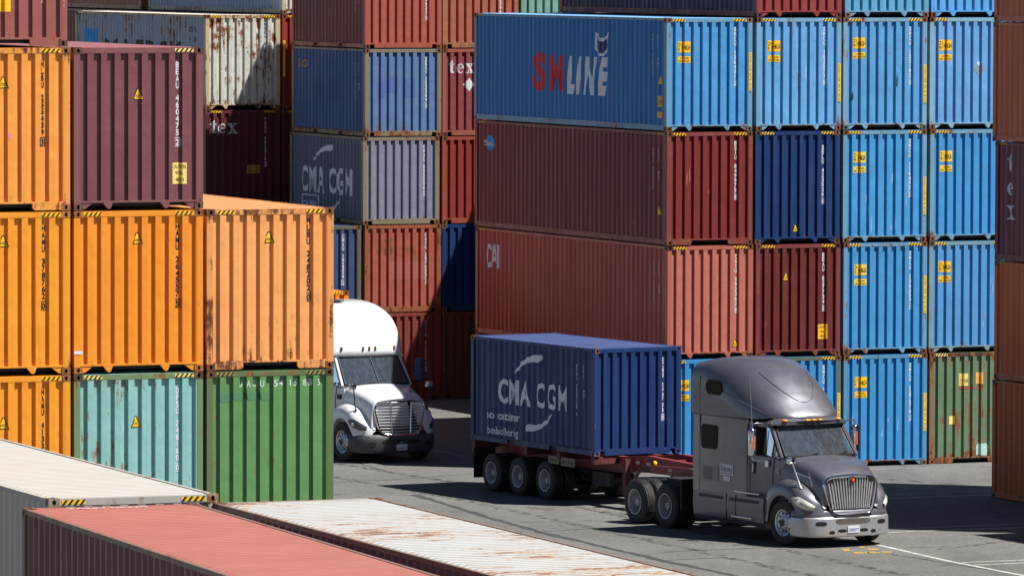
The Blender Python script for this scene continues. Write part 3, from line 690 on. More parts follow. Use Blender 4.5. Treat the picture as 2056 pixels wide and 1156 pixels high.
lb_('light orange container numbered HLBU 255439 beside the maroon one', X0, 4, (232, 150, 66), num='HLBU 255439 3', numcol=BLACK, tri=(1.2, 2.28), stripe='r', style='plate', rust=.12, fade=.4, frust=.25, cast=(150, 100, 60), numx=1.93,
    extra=lambda r, H, Ln: lay(Flat().poly([(1.30 + .035 * math.cos(i * .785), 1.33 + .05 * math.sin(i * .785)) for i in range(8)]), FS, .003, 'pink_spot', marking('pink_paint', (225, 130, 160)), r))
lb_('maroon container numbered BEAU 460475 with a yellow caution label', X1, 4, (118, 70, 74), dx=.0, num='BEAU 460475 2', numtop=2.63, tri=(1.22, 2.06), caution=(1.99, .64), stripe='r', rust=.02, frame=(126, 78, 78), roof=(132, 82, 86), cast=(86, 60, 54), fade=.35, syel=PALEYEL)
def chalk(root, H, Ln):
    o = lay(Flat().rect(1.12, .62, 1.38, .9), FS, .004, 'caution_label', YEL, root)
    f = Flat(); f.vert('003', 1.97, 1.05, .08, .1); lay(f, FS, .004, 'chalk_marks', marking('chalk', (190, 160, 155), .6), root)
    f = Flat(); f.vert('LAURA', 2.37, 1.1, .07, .085, .04, 0); lay(f, FLAT_FRONT, .001, 'chalk_marks', marking('chalk', (190, 160, 155), .6), root)
lb_('brownish red container in the top left corner with chalk marks on its post', X0, 5, (146, 84, 78), dx=-.05, style='plate', extra=chalk, rust=.04, fade=.4, cast=(96, 60, 50), frame=(150, 88, 82))
# --- foreground roofs -------------------------------------------------------
G_FG = 'foreground containers seen from above'
def fg(label, x, y, yaw, z, front, **k): return container(label, (0, 0), yaw, 0, 0, z, front, loc=(x, y, z), group=G_FG, **k)
def darkbars(root, H, Ln): pass
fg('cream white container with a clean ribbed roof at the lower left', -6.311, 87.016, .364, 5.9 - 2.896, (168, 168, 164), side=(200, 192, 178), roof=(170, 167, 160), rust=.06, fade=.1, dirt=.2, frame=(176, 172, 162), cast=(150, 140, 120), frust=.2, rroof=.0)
z_ = 5.93
def fg_far(label, xl, yl, yaw, z, front, **k):
    c_, s_ = math.cos(yaw), math.sin(yaw); Ln = 12.192
    return fg(label, xl + s_ * Ln, yl - c_ * Ln, yaw, z - 2.896, front, **k)
def rear_mark(root, H, Ln):
    f = Flat(); f.hor('TGHU 515320', .55, Ln - .36, .12, 1.65, .01)
    lay(f, ([], lambda a: 0., lambda a, z, o: Vector((a, z, H - .004 + o))), .003, 'roof_number', DIMWHITE, root)
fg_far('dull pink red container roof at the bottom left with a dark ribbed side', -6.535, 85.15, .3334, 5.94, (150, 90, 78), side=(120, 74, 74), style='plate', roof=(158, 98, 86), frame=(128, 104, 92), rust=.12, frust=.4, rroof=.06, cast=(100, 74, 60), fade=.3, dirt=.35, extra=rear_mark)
fg_far('rust flecked white container roof at the bottom centre', -4.119, 87.9, .3667, 5.78, (120, 100, 100), side=(110, 98, 110), roof=(164, 163, 160), frame=(132, 112, 98), rust=.35, frust=.5, rroof=.64, cast=(120, 84, 58), fade=.2, dirt=.3)
for (xl, yl, yaw, far) in ((-6.311, 87.016, .364, 0), (-6.535, 85.15, .3334, 1), (-4.119, 87.9, .3667, 1)):
    c_, s_ = math.cos(yaw), math.sin(yaw); k = 12.192 * far
    container('lower container hidden under a foreground one', (0, 0), yaw, 0, 0, 0, (130, 90, 80), loc=(xl + s_ * k, yl - c_ * k, 0.0), group='lower foreground containers')
# ------------------------------------------------------------------ ground and markings
def struct(o, label=None): o['kind'] = 'structure'; return o
def asphalt():
    m = N('asphalt'); co = m.coords(False)
    a = m.noise(co, .16, 5, .6); b = m.noise(co, 1.1, 5, .65); c = m.noise(co, 9, 4, .8); d = m.noise(co, 24, 3, .7)
    col = m.mix(m.ramp(a, .35, .68), (.118, .115, .108, 1), (.158, .154, .145, 1))
    col = m.mix(m.ramp(b, .42, .72, 0, .45), col, (.095, .093, .09, 1))
    col = m.mix(m.ramp(c, .48, .66, 0, .6), col, (.25, .245, .23, 1))
    col = m.mix(m.ramp(d, .52, .66, 0, .6), col, (.045, .045, .045, 1))
    wv = m.noise(co, 1., 3, .6, (.5, .09, 1)); col = m.mix(m.ramp(wv, .55, .68, 0, .35), col, (.075, .073, .07, 1))
    oil = m.noise(co, .8, 3, .5, (1, 1, 1)); col = m.mix(m.ramp(oil, .62, .72, 0, .55), col, (.06, .058, .056, 1))
    m.l(col, m.b.inputs['Base Color']); m.b.inputs['Roughness'].default_value = .9; m.b.inputs['Specular IOR Level'].default_value = .25
    m.bump(m.math('ADD', c, m.math('MULTIPLY', d, .5)), .35, .02)
    return m.m
g = MB().add([(-700, -300, 0), (700, -300, 0), (700, 1500, 0), (-700, 1500, 0)], [(0, 1, 2, 3)]).build('ground', asphalt(), fix=False); struct(g)
WL = None
def linemat(name, rgb, wear):
    m = N(name); co = m.coords(False); b = L(rgb)
    n1 = m.noise(co, 5, 6, .75)
    c = m.mix(m.ramp(n1, .62 - wear * .3, .70 - wear * .2, 0, .85), b, (.13, .127, .12, 1))
    m.l(c, m.b.inputs['Base Color']); m.b.inputs['Roughness'].default_value = .8; return m.m
LW = linemat('worn_white_line', (182, 182, 176), .4); LF = linemat('faded_white_line', (160, 160, 156), .55); LY_ = linemat('worn_yellow_paint', (175, 140, 50), .5); CR = simple('crack_filler', (34, 34, 36), .8, var=.3)
JO = simple('joint_sealant', (62, 61, 60), .8, var=.3)
def rbp(x, y, z): c_, s_ = math.cos(RY), math.sin(RY); return (RB[0] + c_ * x - s_ * y, RB[1] + s_ * x + c_ * y, z)
def strip(name, pts, wd, mat, z=.005, wob=0.):
    """painted line / crack following points in block coordinates"""
    P = []
    for i in range(len(pts) - 1):
        n = max(1, int(math.dist(pts[i], pts[i + 1]) / .35)) if wob else 1
        for k in range(n): t = k / n; P.append([pts[i][j] * (1 - t) + pts[i + 1][j] * t for j in (0, 1)])
    P.append(list(pts[-1])); rng = random.Random(str(pts))
    if wob:
        for p in P[1:-1]: p[0] += rng.uniform(-wob, wob); p[1] += rng.uniform(-wob, wob)
    v = []
    for i, p in enumerate(P):
        a = P[max(0, i - 1)]; b = P[min(len(P) - 1, i + 1)]; d = (b[0] - a[0], b[1] - a[1]); ln = math.hypot(*d) or 1
        k = wd / 2 * (1 if not wob else rng.uniform(.55, 1.3)); nx, ny = -d[1] / ln * k, d[0] / ln * k
        v += [rbp(p[0] + nx, p[1] + ny, z), rbp(p[0] - nx, p[1] - ny, z)]
    mb = MB().add(v, [(2 * i, 2 * i + 1, 2 * i + 3, 2 * i + 2) for i in range(len(P) - 1)])
    return struct(mb.build(name, mat, fix=False))
for pts, wd in (([(1.2, -8.86), (16, -8.74)], .09), ([(-3.4, -16.94), (14, -16.8)], .11), ([(-3.3, -16.2), (14, -16.1)], .09),
                ([(-4.02, -19.55), (-4.33, -23.54), (-4.4, -30)], .13), ([(-4.2, -23.94), (6, -23.97)], .10), ([(-4.3, -24.56), (6, -24.45)], .10)):
    strip('painted_line', pts, wd, LW)
for pts, wd in (([(-2.55, 11), (-2.66, 3), (-2.9, -6)], .09), ([(-4, 13.6), (4, 13.75)], .10), ([(-4, 13.0), (4, 12.95)], .10), ([(-3, -7.9), (10, -7.85)], .07), ([(.2, -.95), (12, -1.0)], .06)):
    strip('painted_line', pts, wd, LF)
for pts in ([(-9.2, .55), (-7.08, .84), (-4.71, 1.7), (-3.2, 1.9)], [(-9.87, -13.77), (-8.12, -13.4), (-5.43, -13.11), (-3, -13)], [(-10.2, -21.0), (-8.43, -20.86)],
            [(-6.01, 6.66), (-6.48, 2.58)], [(-9.2, -19.3), (-7.35, -19.15), (-4.69, -19.08)], [(-4.74, -21.62), (-4.59, -23.92), (-4.35, -27.02)], [(-3, 4.9), (-2, -3), (-1.2, -9)], [(2.6, -4), (3.4, -10), (3.8, -15)]):
    strip('pavement_crack', pts, .045, CR, .004, .045)
for pts in ([(-8.5, -3.5), (-9.32, -9.83), (-9.77, -13.81), (-10.1, -21.6), (-10.1, -26)],): strip('pavement_joint', pts, .22, JO, .0035, .03)
def decal(name, rgb, wear):
    m = N(name); m.b.inputs['Base Color'].default_value = L(rgb); m.b.inputs['Roughness'].default_value = .7
    n1 = m.noise(m.coords(False), 3, 6, .75); m.l(m.ramp(n1, wear, wear + .14, 0, .8), m.b.inputs['Alpha']); return m.m
TM = decal('tyre_rubber_mark', (52, 51, 52), .47)
for pts, wd in (([(-8.6, 8), (-8.2, 0), (-8.0, -6), (-8.3, -16), (-8.6, -26)], .30), ([(-6.7, 7), (-6.2, 0), (-6.1, -6), (-6.4, -16), (-6.7, -26)], .30), ([(2, -2.5), (4, -8), (5, -15), (5.2, -26)], .28), ([(4.0, -2.5), (6, -8), (7, -15)], .28), ([(-3.3, -21), (0, -19.5), (6, -18.6)], .26)):
    strip('tyre_mark', pts, wd, TM, .003)
for q in ([(-5.24, -20.14), (-5.03, -20.1), (-5.27, -20.64), (-5.44, -20.7)], [(-5.33, -20.87), (-4.94, -20.91), (-5.15, -21.33), (-5.46, -21.2)], [(-4.58, -19.77), (-4.42, -19.71), (-4.66, -20.13), (-4.71, -19.98)],
          [(-4.64, -20.14), (-4.43, -20.48), (-4.52, -20.7), (-4.77, -20.59)], [(-4.66, -21.02), (-4.45, -21.11), (-4.64, -21.41), (-4.84, -21.33)], [(-4.94, -20.91), (-4.81, -21.22), (-4.94, -21.42), (-5.15, -21.2)]):
    struct(MB().add([rbp(x, y, .0065) for x, y in q], [(0, 1, 2, 3)]).build('yellow_survey_mark', LY_, fix=False))
#@@TRUCKS
# ------------------------------------------------------------------ vehicles
# local frame of a vehicle: +X forward, +Y its left, Z up, origin on the ground under the steer axle
def lerp_tab(tab, t):
    if t <= tab[0][0]: return tab[0][1]
    for (a, va), (b, vb) in zip(tab, tab[1:]):
        if t <= b:
            k = (t - a) / (b - a); return va * (1 - k) + vb * k
    return tab[-1][1]
def smooth_tab(tab, t):
    """catmull style smooth interpolation"""
    if t <= tab[0][0]: return tab[0][1]
    if t >= tab[-1][0]: return tab[-1][1]
    for i in range(len(tab) - 1):
        a, va = tab[i]; b, vb = tab[i + 1]
        if t <= b:
            k = (t - a) / (b - a); p = tab[max(0, i - 1)]; q = tab[min(len(tab) - 1, i + 2)]
            m0 = (vb - p[1]) / (b - p[0]) * (b - a); m1 = (q[1] - va) / (q[0] - a) * (b - a)
            k2, k3 = k * k, k ** 3
            return (2 * k3 - 3 * k2 + 1) * va + (k3 - 2 * k2 + k) * m0 + (-2 * k3 + 3 * k2) * vb + (k3 - k2) * m1
def rng_(a, b, n): return [a + (b - a) * i / (n - 1) for i in range(n)]
def rimmat_revolve(parent, c, prof, mat, name, n=40): 
    return MB().revolve(prof, c, n=n).build(name, mat, parent, smooth=.6)
def tread_tyre(r, wd, blocks=0):
    """tyre around local Y, centred, outer sidewall towards -Y"""
    h = wd / 2; pr = [(r * .555, -h * .62), (r * .60, -h * .86), (r * .74, -h * 1.0), (r * .88, -h * .98), (r * .955, -h * .86), (r * .985, -h * .74)]
    for a in (-.52, -.26, 0, .26, .52):
        pr += [(r, h * (a - .10)), (r, h * (a + .08)), (r - .016, h * (a + .095)), (r - .016, h * (a + .145))]
    pr += [(r * .985, h * .74), (r * .955, h * .86), (r * .88, h * .98), (r * .74, h), (r * .60, h * .86), (r * .555, h * .62)]
    mb = MB().revolve(pr, (0, 0, 0), n=64)
    if blocks:
        for k in range(blocks):
            a = 2 * math.pi * k / blocks
            for j, (y0, y1) in enumerate(((-.72, -.56), (-.34, -.08), (-.02, .2), (.26, .5), (.56, .72))):
                aa = a + (j % 2) * math.pi / blocks; da = math.pi / blocks * .62; vs_ = []
                for rr in (r - .004, r + .011):
                    for (ang, y) in ((aa - da, y0), (aa + da, y0), (aa + da, y1), (aa - da, y1)): vs_.append((rr * math.cos(ang), y * h, rr * math.sin(ang)))
                mb.add(vs_, [(4, 5, 6, 7), (0, 1, 5, 4), (1, 2, 6, 5), (2, 3, 7, 6), (3, 0, 4, 7)])
    return mb
_tm = {}
def wheel(parent, x, y, r, side, kind, steer=0.):
    """side -1 = right hand side; kind steer / dual / white dual"""
    rt = bpy.data.objects.new('wheel', None); COL.objects.link(rt); rt.parent = parent; rt.location = (x, y, r); rt.rotation_euler = (0, 0, steer + (0 if side < 0 else math.pi)); rt.empty_display_size = .2
    wd = .29
    key = (kind, r)
    if key not in _tm:
        ty = tread_tyre(r, wd, 44 if kind != 'steer' else 0).mesh('tyre', TYRE, smooth=.5)
        q = r * .56; rm = MB(); dk = MB()
        if kind == 'steer':
            rm.revolve([(q, -.12), (q + .012, -.135), (q - .012, -.125), (q - .03, -.09), (q - .07, -.075), (q * .52, -.10), (q * .50, -.125), (q * .30, -.135), (q * .28, -.17), (.001, -.175)], (0, 0, 0), n=48)
            for k in range(10):
                a = 2 * math.pi * k / 10; c = (q * .74 * math.cos(a), 0, q * .74 * math.sin(a)); dk.disc(c, .027, -.0925, 10)
                c2 = (q * .43 * math.cos(a + .3), 0, q * .43 * math.sin(a + .3)); rm.revolve([(.014, -.125), (.014, -.165), (.001, -.168)], c2, n=8)
            dk.disc((0, 0, 0), q * .27, -.1765, 20)
        else:
            rm.revolve([(q, -.125), (q + .014, -.14), (q + .012, -.150), (q - .018, -.145), (q - .03, -.10), (q - .045, .02), (q - .05, .045), (q * .60, .055), (q * .55, .02), (q * .34, .015)], (0, 0, 0), n=48)
            rm.revolve([(q * .34, .015), (q * .33, -.07), (q * .28, -.085), (.001, -.085)], (0, 0, 0), n=20)
            for k in range(8):
                a = 2 * math.pi * k / 8; c = (q * .74 * math.cos(a), 0, q * .74 * math.sin(a)); dk.disc(c, .032, .0475, 10)
                c2 = (q * .46 * math.cos(a + .2), 0, q * .46 * math.sin(a + .2)); rm.revolve([(.014, .03), (.014, -.02), (.001, -.022)], c2, n=8)
        _tm[key] = (ty, rm.mesh('rim', ALU if kind == 'steer' else WRIM, smooth=.6), dk.mesh('hand_hole', BLACKM, fix=False))
    ty, rm, dk = _tm[key]
    put('tyre', ty, rt)
    if kind != 'steer': put('tyre', ty, rt, (0, .335, 0))
    r_ = put('rim', rm, rt)
    put('rim_holes', dk, rt)
    return rt
def tyremat():
    m = N('tyre_rubber'); co = m.coords(False); n_ = m.noise(co, 7, 5, .7)
    c = m.mix(m.ramp(n_, .4, .75), (.016, .016, .017, 1), (.055, .053, .05, 1)); m.l(c, m.b.inputs['Base Color']); m.b.inputs['Roughness'].default_value = .72; return m.m
TYRE = tyremat()

def se_section(t, w_, zb, zt, n_, k=14, y0=None):
    """half superellipse over the top, from -Y base over the roof to +Y base"""
    pts = []
    for i in range(2 * k + 1):
        a = math.pi * i / (2 * k); c, s_ = math.cos(a), math.sin(a)
        pts.append((t, -w_ * math.copysign(abs(c) ** (2 / n_), c), zb + (zt - zb) * abs(s_) ** (2 / n_)))
    return pts
def truck(style, label, loc, rz, body, group=None):
    W = style == 'white'
    root = thing('tractor_unit', label, 'truck', loc, rz, group)
    bm = body
    RE = -3.87
    # ---- sleeper box (rounded rear edges)
    plan = [(RE + .10, -1.2), (-1.50, -1.2), (-1.50, 1.2), (RE + .10, 1.2), (RE + .03, 1.17), (RE, 1.10), (RE, -1.10), (RE + .03, -1.17)]
    mb = MB(); zs = [.98, 1.4, 2.0, 2.50, 2.735]; mb.loft([[(x, y * (1 if z < 2.1 else 1 - .012 * (z - 2.0)), z) for x, y in plan] for z in zs], True, True)
    mb.build('sleeper', bm, root, smooth=.5)
    # blend from narrower cab to wide sleeper
    mb = MB(); secs = []
    for t, hw in ((-1.50, 1.185), (-1.42, 1.15), (-1.30, 1.115), (-.95, 1.10), (-.6, 1.07), (-.28, 1.0)):
        zt_ = 1.97
        secs.append([(t, -hw + .02, .98), (t, -hw, 1.1), (t, -hw + .005, 1.6), (t, -hw + .03, 1.93), (t, -hw + .07, zt_), (t, hw - .07, zt_), (t, hw - .03, 1.93), (t, hw - .005, 1.6), (t, hw, 1.1), (t, hw - .02, .98)])
    mb.loft(secs, True, True).build('cab', bm, root, smooth=.5)
    # ---- cab roof, pillars
    roof = MB(); secs = []
    for t, hw, z0, z1 in ((-1.52, 1.12, 2.62, 2.80), (-1.2, 1.05, 2.62, 2.84), (-.95, 1.0, 2.63, 2.84), (-.78, .97, 2.64, 2.80), (-.70, .95, 2.655, 2.74)):
        s1 = []
        for i in range(13):
            u = -hw + 2 * hw * i / 12; e = 1 - abs(u / hw) ** 4; tt = t + .14 * (1 - (u / hw) ** 2) * (1 if t > -1.1 else 0)
            s1.append((tt, u, z0 + .02 + (z1 - z0 - .02) * (e ** .5 if e > 0 else 0)))
        s0 = [(p[0], p[1], z0) for p in reversed(s1)]
        secs.append(s1 + s0)
    if not W: roof.loft(secs, True, True).build('cab_roof', bm, root, smooth=.7)
    wb = lambda u: (-.30 + .16 * (1 - (u / .98) ** 2), u, 1.965); wt = lambda u: (-.86 + .13 * (1 - (u / .98) ** 2), u * .93, 2.66)
    for s_ in (-1, 1):
        pil = MB(); pil.tube([(-.33, s_ * 1.0, 1.93), (-.60, s_ * .975, 2.3), (-.90, s_ * .935, 2.68)], [.045, .042, .045], 8)
        pil.box(-1.52, min(s_ * 1.05, s_ * 1.15), 1.95, -1.36, max(s_ * 1.05, s_ * 1.15), 2.70)
        pil.prism([(-1.40, 2.60), (-.88, 2.60), (-.84, 2.70), (-1.40, 2.70)], 1, s_ * 1.06 if s_ > 0 else -1.06, s_ * .96 if s_ > 0 else -.96)
        pil.build('window_pillar', bm, root, smooth=.5)
    # ---- windscreen
    us = rng_(-.94, .94, 15)
    g_ = MB().loft([[tuple(Vector(wb(u)) * (1 - k) + Vector(wt(u)) * k) for u in us] for k in (0.0, .25, .5, .75, 1.0)], False, False)
    ws = g_.build('windscreen', GLASS, root, smooth=.8)
    gk = MB(); b0 = [Vector(wb(u)) + Vector((.008, 0, .004)) for u in us]; t0 = [Vector(wt(u)) + Vector((.008, 0, 0)) for u in us]
    gk.tube(b0, .028, 6); gk.tube(t0, .024, 6); gk.tube([b0[0], t0[0]], .024, 6); gk.tube([b0[-1], t0[-1]], .024, 6)
    if W: gk.tube([Vector(wb(0)) + Vector((.01, 0, 0)), Vector(wt(0)) + Vector((.01, 0, 0))], .018, 6)
    gk.build('gasket', BLACKM, ws, smooth=.8)
    for u0, u1 in ((-.62, -.12), (.18, .70)):
        a = Vector(wb(u0)) + Vector((.05, 0, .01)); b = Vector(wb(u1)); b = b + (Vector(wt(u1)) - b) * .10 + Vector((.035, 0, .01)); c = a + (b - a) * .5 + Vector((.02, 0, -.02))
        MB().tube([a, c, b], .012, 6).build('wiper', BLACKM, root)
    # ---- side windows
    for s_ in (-1, 1):
        q = MB(); y = s_ * 1.055
        q.add([(-1.38, y * 1.03, 1.97), (-.93, y * 1.00, 1.97), (-1.0, y * .955, 2.60), (-1.38, y * .98, 2.60)], [(0, 1, 2, 3)])
        if s_ > 0: q.build('side_window', GLASS, root)
        q = MB(); q.add([(-.90, y * 1.0, 1.90), (-.42, y * .965, 1.90), (-.88, y * .93, 2.58), (-.97, y * .955, 2.60)], [(0, 1, 2, 3)]); q.build('vent_window', GLASS, root)
        fr = MB(); fr.tube([(-.915, y * 1.0, 1.93), (-.98, y * .957, 2.62)], .018, 6); fr.tube([(-1.38, y * 1.03, 1.965), (-.92, y * 1.0, 1.965), (-.40, y * .96, 1.90)], .016, 6); fr.build('window_seal', BLACKM, root)
    # ---- interior
    it = MB(); it.box(-.75, -.95, 1.55, -.36, .95, 1.965); it.prism([(-.80, 1.6), (-.46, 1.6), (-.42, 2.0), (-.56, 2.09), (-.80, 2.02)], 1, .12, .86); it.prism([(-.7, 1.7), (-.5, 1.7), (-.38, 2.0), (-.66, 2.07)], 1, -.92, .1)
    it.build('dashboard', INTER, root)
    for s_ in (-.55, .55):
        st_ = MB(); st_.box(-1.75, s_ - .24, 1.35, -1.25, s_ + .24, 1.50); st_.prism([(-1.75, 1.45), (-1.62, 1.45), (-1.78, 2.2), (-1.9, 2.2)], 1, s_ - .24, s_ + .24); st_.prism([(-1.84, 2.2), (-1.78, 2.2), (-1.82, 2.4), (-1.9, 2.4)], 1, s_ - .13, s_ + .13)
        st_.build('seat', SEATM, root)
    sw = MB(); cc = Vector((-.98, .52, 1.93)); ax = Vector((-.75, 0, .66)).normalized(); e1 = Vector((0, 1, 0)); e2 = ax.cross(e1)
    sw.tube([cc + (e1 * math.cos(a) + e2 * math.sin(a)) * .23 for a in rng_(0, 2 * math.pi, 25)], .017, 6, cap=False); sw.tube([cc - e1 * .22, cc + e1 * .22], .014, 6); sw.tube([cc, cc - ax * .22], .03, 6)
    sw.build('steering_wheel', BLACKM, root, smooth=.6)
    bk = MB(); bk.box(-2.05, -1.05, 1.05, -2.0, 1.05, 2.7); bk.build('cab_curtain', SEATM, root)
    # ---- roof fairing
    if not W:
        ztab = [(RE, 3.93), (-3.3, 4.05), (-2.8, 4.08), (-2.3, 4.03), (-1.9, 3.88), (-1.5, 3.64), (-1.15, 3.35), (-.9, 3.10), (-.72, 2.93), (-.62, 2.82)]
        wtab = [(RE, 1.2), (-3.0, 1.2), (-2.2, 1.19), (-1.7, 1.13), (-1.3, 1.04), (-1.0, .90), (-.8, .70), (-.68, .48), (-.62, .26)]
        ntab = [(RE, 8.), (-3.4, 6.), (-3.0, 4.2), (-2.4, 3.0), (-1.8, 2.4), (-1.2, 2.1), (-.62, 2.)]
        zbt = [(RE, 2.745), (-1.5, 2.755), (-.9, 2.80), (-.62, 2.80)]
    else:
        ztab = [(RE, 3.98), (-3.0, 4.06), (-2.3, 4.05), (-1.8, 3.97), (-1.4, 3.78), (-1.18, 3.52), (-1.03, 3.24), (-.92, 2.98), (-.86, 2.82), (-.83, 2.69)]
        wtab = [(RE, 1.2), (-2.2, 1.2), (-1.7, 1.2), (-1.3, 1.175), (-1.05, 1.12), (-.92, 1.06), (-.83, 1.0)]
        ntab = [(RE, 7.), (-2.6, 5.), (-1.8, 4.2), (-1.2, 4.2), (-.83, 4.2)]
        zbt = [(RE, 2.745), (-1.5, 2.745), (-1.35, 2.68), (-.83, 2.665)]
    ts = rng_(RE, -1.3, 16) + rng_(-1.22, ztab[-1][0], 10)
    mb = MB(); mb.loft([se_section(t, smooth_tab(wtab, t), lerp_tab(zbt, t), smooth_tab(ztab, t), smooth_tab(ntab, t)) for t in ts], False, False)
    k0 = len(mb.v) // len(ts)
    mb.f.append(tuple(range(k0))); mb.mi.append(0); mb.f.append(tuple(range(len(mb.v) - k0, len(mb.v)))); mb.mi.append(0)
    fr = mb.build('roof_fairing', bm, root, smooth=.9)
    if W:
        # bow the front of the fairing forward at its centre
        for v in fr.data.vertices:
            if v.co.x > -1.6: v.co.x += .13 * (1 - (v.co.y / 1.0) ** 2) * min(1, (v.co.x + 1.6) / .6)
        MB().box(-2.0, -.9, 4.06, -3.4, -.1, 4.09).build('roof_trim', GREYPL, root)
    else:
        # recessed dish line on the fairing and the lower ledge that runs along its flank
        ln = []
        for a in rng_(-1.25, 1.25, 25):
            yy = .62 * math.sin(a) / math.sin(1.25) * 1.02; t = -2.15 + 1.22 * math.cos(a * 1.12) ** .9 if math.cos(a * 1.12) > 0 else -2.15
            zt_, ww, nn, zb_ = smooth_tab(ztab, t), smooth_tab(wtab, t), smooth_tab(ntab, t), lerp_tab(zbt, t)
            s_ = max(0, 1 - abs(yy / ww) ** nn) ** (1 / nn); ln.append((t, yy, zb_ + (zt_ - zb_) * s_ + .006))
        MB().tube(ln, .009, 6).build('fairing_crease', bm, fr, smooth=1.2)
        for s_ in (-1, 1):
            pts = []
            for t in rng_(-3.2, -1.05, 14):
                zt_, ww, nn, zb_ = smooth_tab(ztab, t), smooth_tab(wtab, t), smooth_tab(ntab, t), lerp_tab(zbt, t)
                z = 3.42 - .15 * (t + 3.2) - .05 * (t + 3.2) ** 2; z = min(z, zt_ - .1); f_ = (z - zb_) / (zt_ - zb_); yy = ww * max(0, 1 - f_ ** nn) ** (1 / nn); pts.append((t, s_ * (yy - .004), z))
            MB().tube(pts, [.006] + [.015] * 12 + [.006], 6).build('fairing_crease', bm, fr, smooth=1.2)
    # ---- seams
    for s_ in (-1, 1):
        sm = MB(); y = s_ * 1.202
        for b in ((RE + .36, 1.0, 2.735, .012),): sm.box(b[0], min(y, y - s_ * .02), b[1], b[0] + b[3], max(y, y - s_ * .02), b[2])
        sm.box(RE + .08, min(y, y - s_ * .03), 2.732, -1.5, max(y, y - s_ * .03), 2.745)
        sm.box(RE + .36, min(y, y - s_ * .02), 3.0 - .25, RE + .372, max(y, y - s_ * .02), 3.6)
        sm.build('body_seam', BLACKM, root)
        # windows in the sleeper
        wn = MB(); k = .06
        def rrect(x0, z0, x1, z1, k, yy, sk=0.):
            return [(x0 + k, z0), (x1 - k, z0), (x1, z0 + k), (x1 - sk, z1 - k), (x1 - k - sk, z1), (x0 + k, z1), (x0, z1 - k), (x0, z0 + k)]
        pa, pb = (1.19, 1.2055) if s_ > 0 else (-1.2055, -1.19)
        wn.prism(rrect(-3.44, 1.97, -2.74, 2.53, .07, 0), 1, pa, pb)
        o = wn.build('sleeper_window', TINT, root)
        if not W: MB().prism(rrect(-3.25, 3.22, -2.58, 3.56, .10, 0, .06), 1, pa, pb).build('upper_window', TINT, root)
        vt = MB(); vt.prism(rrect(-3.40, 1.24, -2.70, 1.60, .03, 0), 1, pa, pb)
        for i in range(7): z = 1.29 + i * .04; vt.box(-3.33, pa - (.006 if s_ < 0 else -.006), z, -2.95, pb - (.006 if s_ < 0 else -.006), z + .016, 1)
        vt.build('vent_panel', [body, BLACKM], root)
        # door outline and handle
        dr = MB(); yy = s_ * 1.105
        MB().tube([(-1.43, s_ * 1.152, 1.04), (-1.43, s_ * 1.157, 1.90), (-1.43, s_ * 1.13, 2.6)], .008, 4).build('door_seam', BLACKM, root)
        MB().tube([(-.60, s_ * 1.073, 1.06), (-.60, s_ * 1.073, 1.6), (-.58, s_ * 1.045, 1.92), (-.48, s_ * 1.02, 1.97)], .009, 4).build('door_seam', BLACKM, root)
        MB().tube([(-1.43, s_ * 1.15, 1.05), (-1.0, s_ * 1.107, 1.045), (-.60, s_ * 1.074, 1.05)], .008, 4).build('door_seam', BLACKM, root)
        hb = MB(); hb.box(-1.37, min(s_ * 1.11, s_ * 1.135), 1.53, -1.27, max(s_ * 1.11, s_ * 1.135), 1.80); o = hb.build('door_handle', BLACKM, root)
        MB().box(-1.335, min(s_ * 1.136, s_ * 1.15), 1.57, -1.305, max(s_ * 1.136, s_ * 1.15), 1.76).build('handle_grip', CHROME, o)
        # side skirt with steps
        sk = MB(); secs = []
        for t in (RE + .02, RE + .10, -2.9, -2.3, -1.5, -.78):
            e = .05 if t == RE + .02 else 0
            secs.append([(t, s_ * (.55), 1.02 - e), (t, s_ * (1.13 - e), 1.06 - e), (t, s_ * (1.20 - e), 1.0 - e), (t, s_ * (1.215 - e), .72), (t, s_ * (1.19 - e), .44), (t, s_ * (1.13 - e), .33 + e), (t, s_ * .55, .33 + e)])
        sk.loft(secs, True, True); o = sk.build('side_skirt', bm, root, smooth=.35)
        for x0, x1, z, yo in ((-2.0, -.95, 1.065, 1.17), (-2.05, -1.2, .50, 1.215)):
            if W: continue
            MB().box(x0, min(s_ * (yo - .10), s_ * (yo + .05)), z, x1, max(s_ * (yo - .10), s_ * (yo + .05)), z + .03).build('step', ALU, root)
        gv = MB()
        for x in (-2.35, -1.05 - .9): gv.box(x, min(s_ * 1.2, s_ * 1.218), .42, x + .012, max(s_ * 1.2, s_ * 1.218), 1.0)
        for x0, x1 in ((-3.5, -2.5), (-2.2, -1.0)): gv.box(x0, min(s_ * 1.2, s_ * 1.217), .86, x1, max(s_ * 1.2, s_ * 1.217), .93)
        gv.build('skirt_groove', BLACKM, o)
    # ---- hood
    zc = [(-.35, 1.985), (-.2, 1.975), (0, 1.95), (.3, 1.885), (.6, 1.79), (.8, 1.69), (.93, 1.60), (1.0, 1.53)]
    if W: zc = [(-.35, 1.985), (-.2, 1.98), (0, 1.94), (.3, 1.87), (.6, 1.79), (.8, 1.72), (.93, 1.66), (1.0, 1.58)]
    wh = [(-.35, .99), (-.1, .96), (.3, .87), (.6, .80), (.8, .75), (1.0, .70)] if not W else [(-.35, .98), (-.1, .95), (.3, .88), (.6, .83), (.8, .80), (1.0, .76)]
    mb = MB(); secs = []
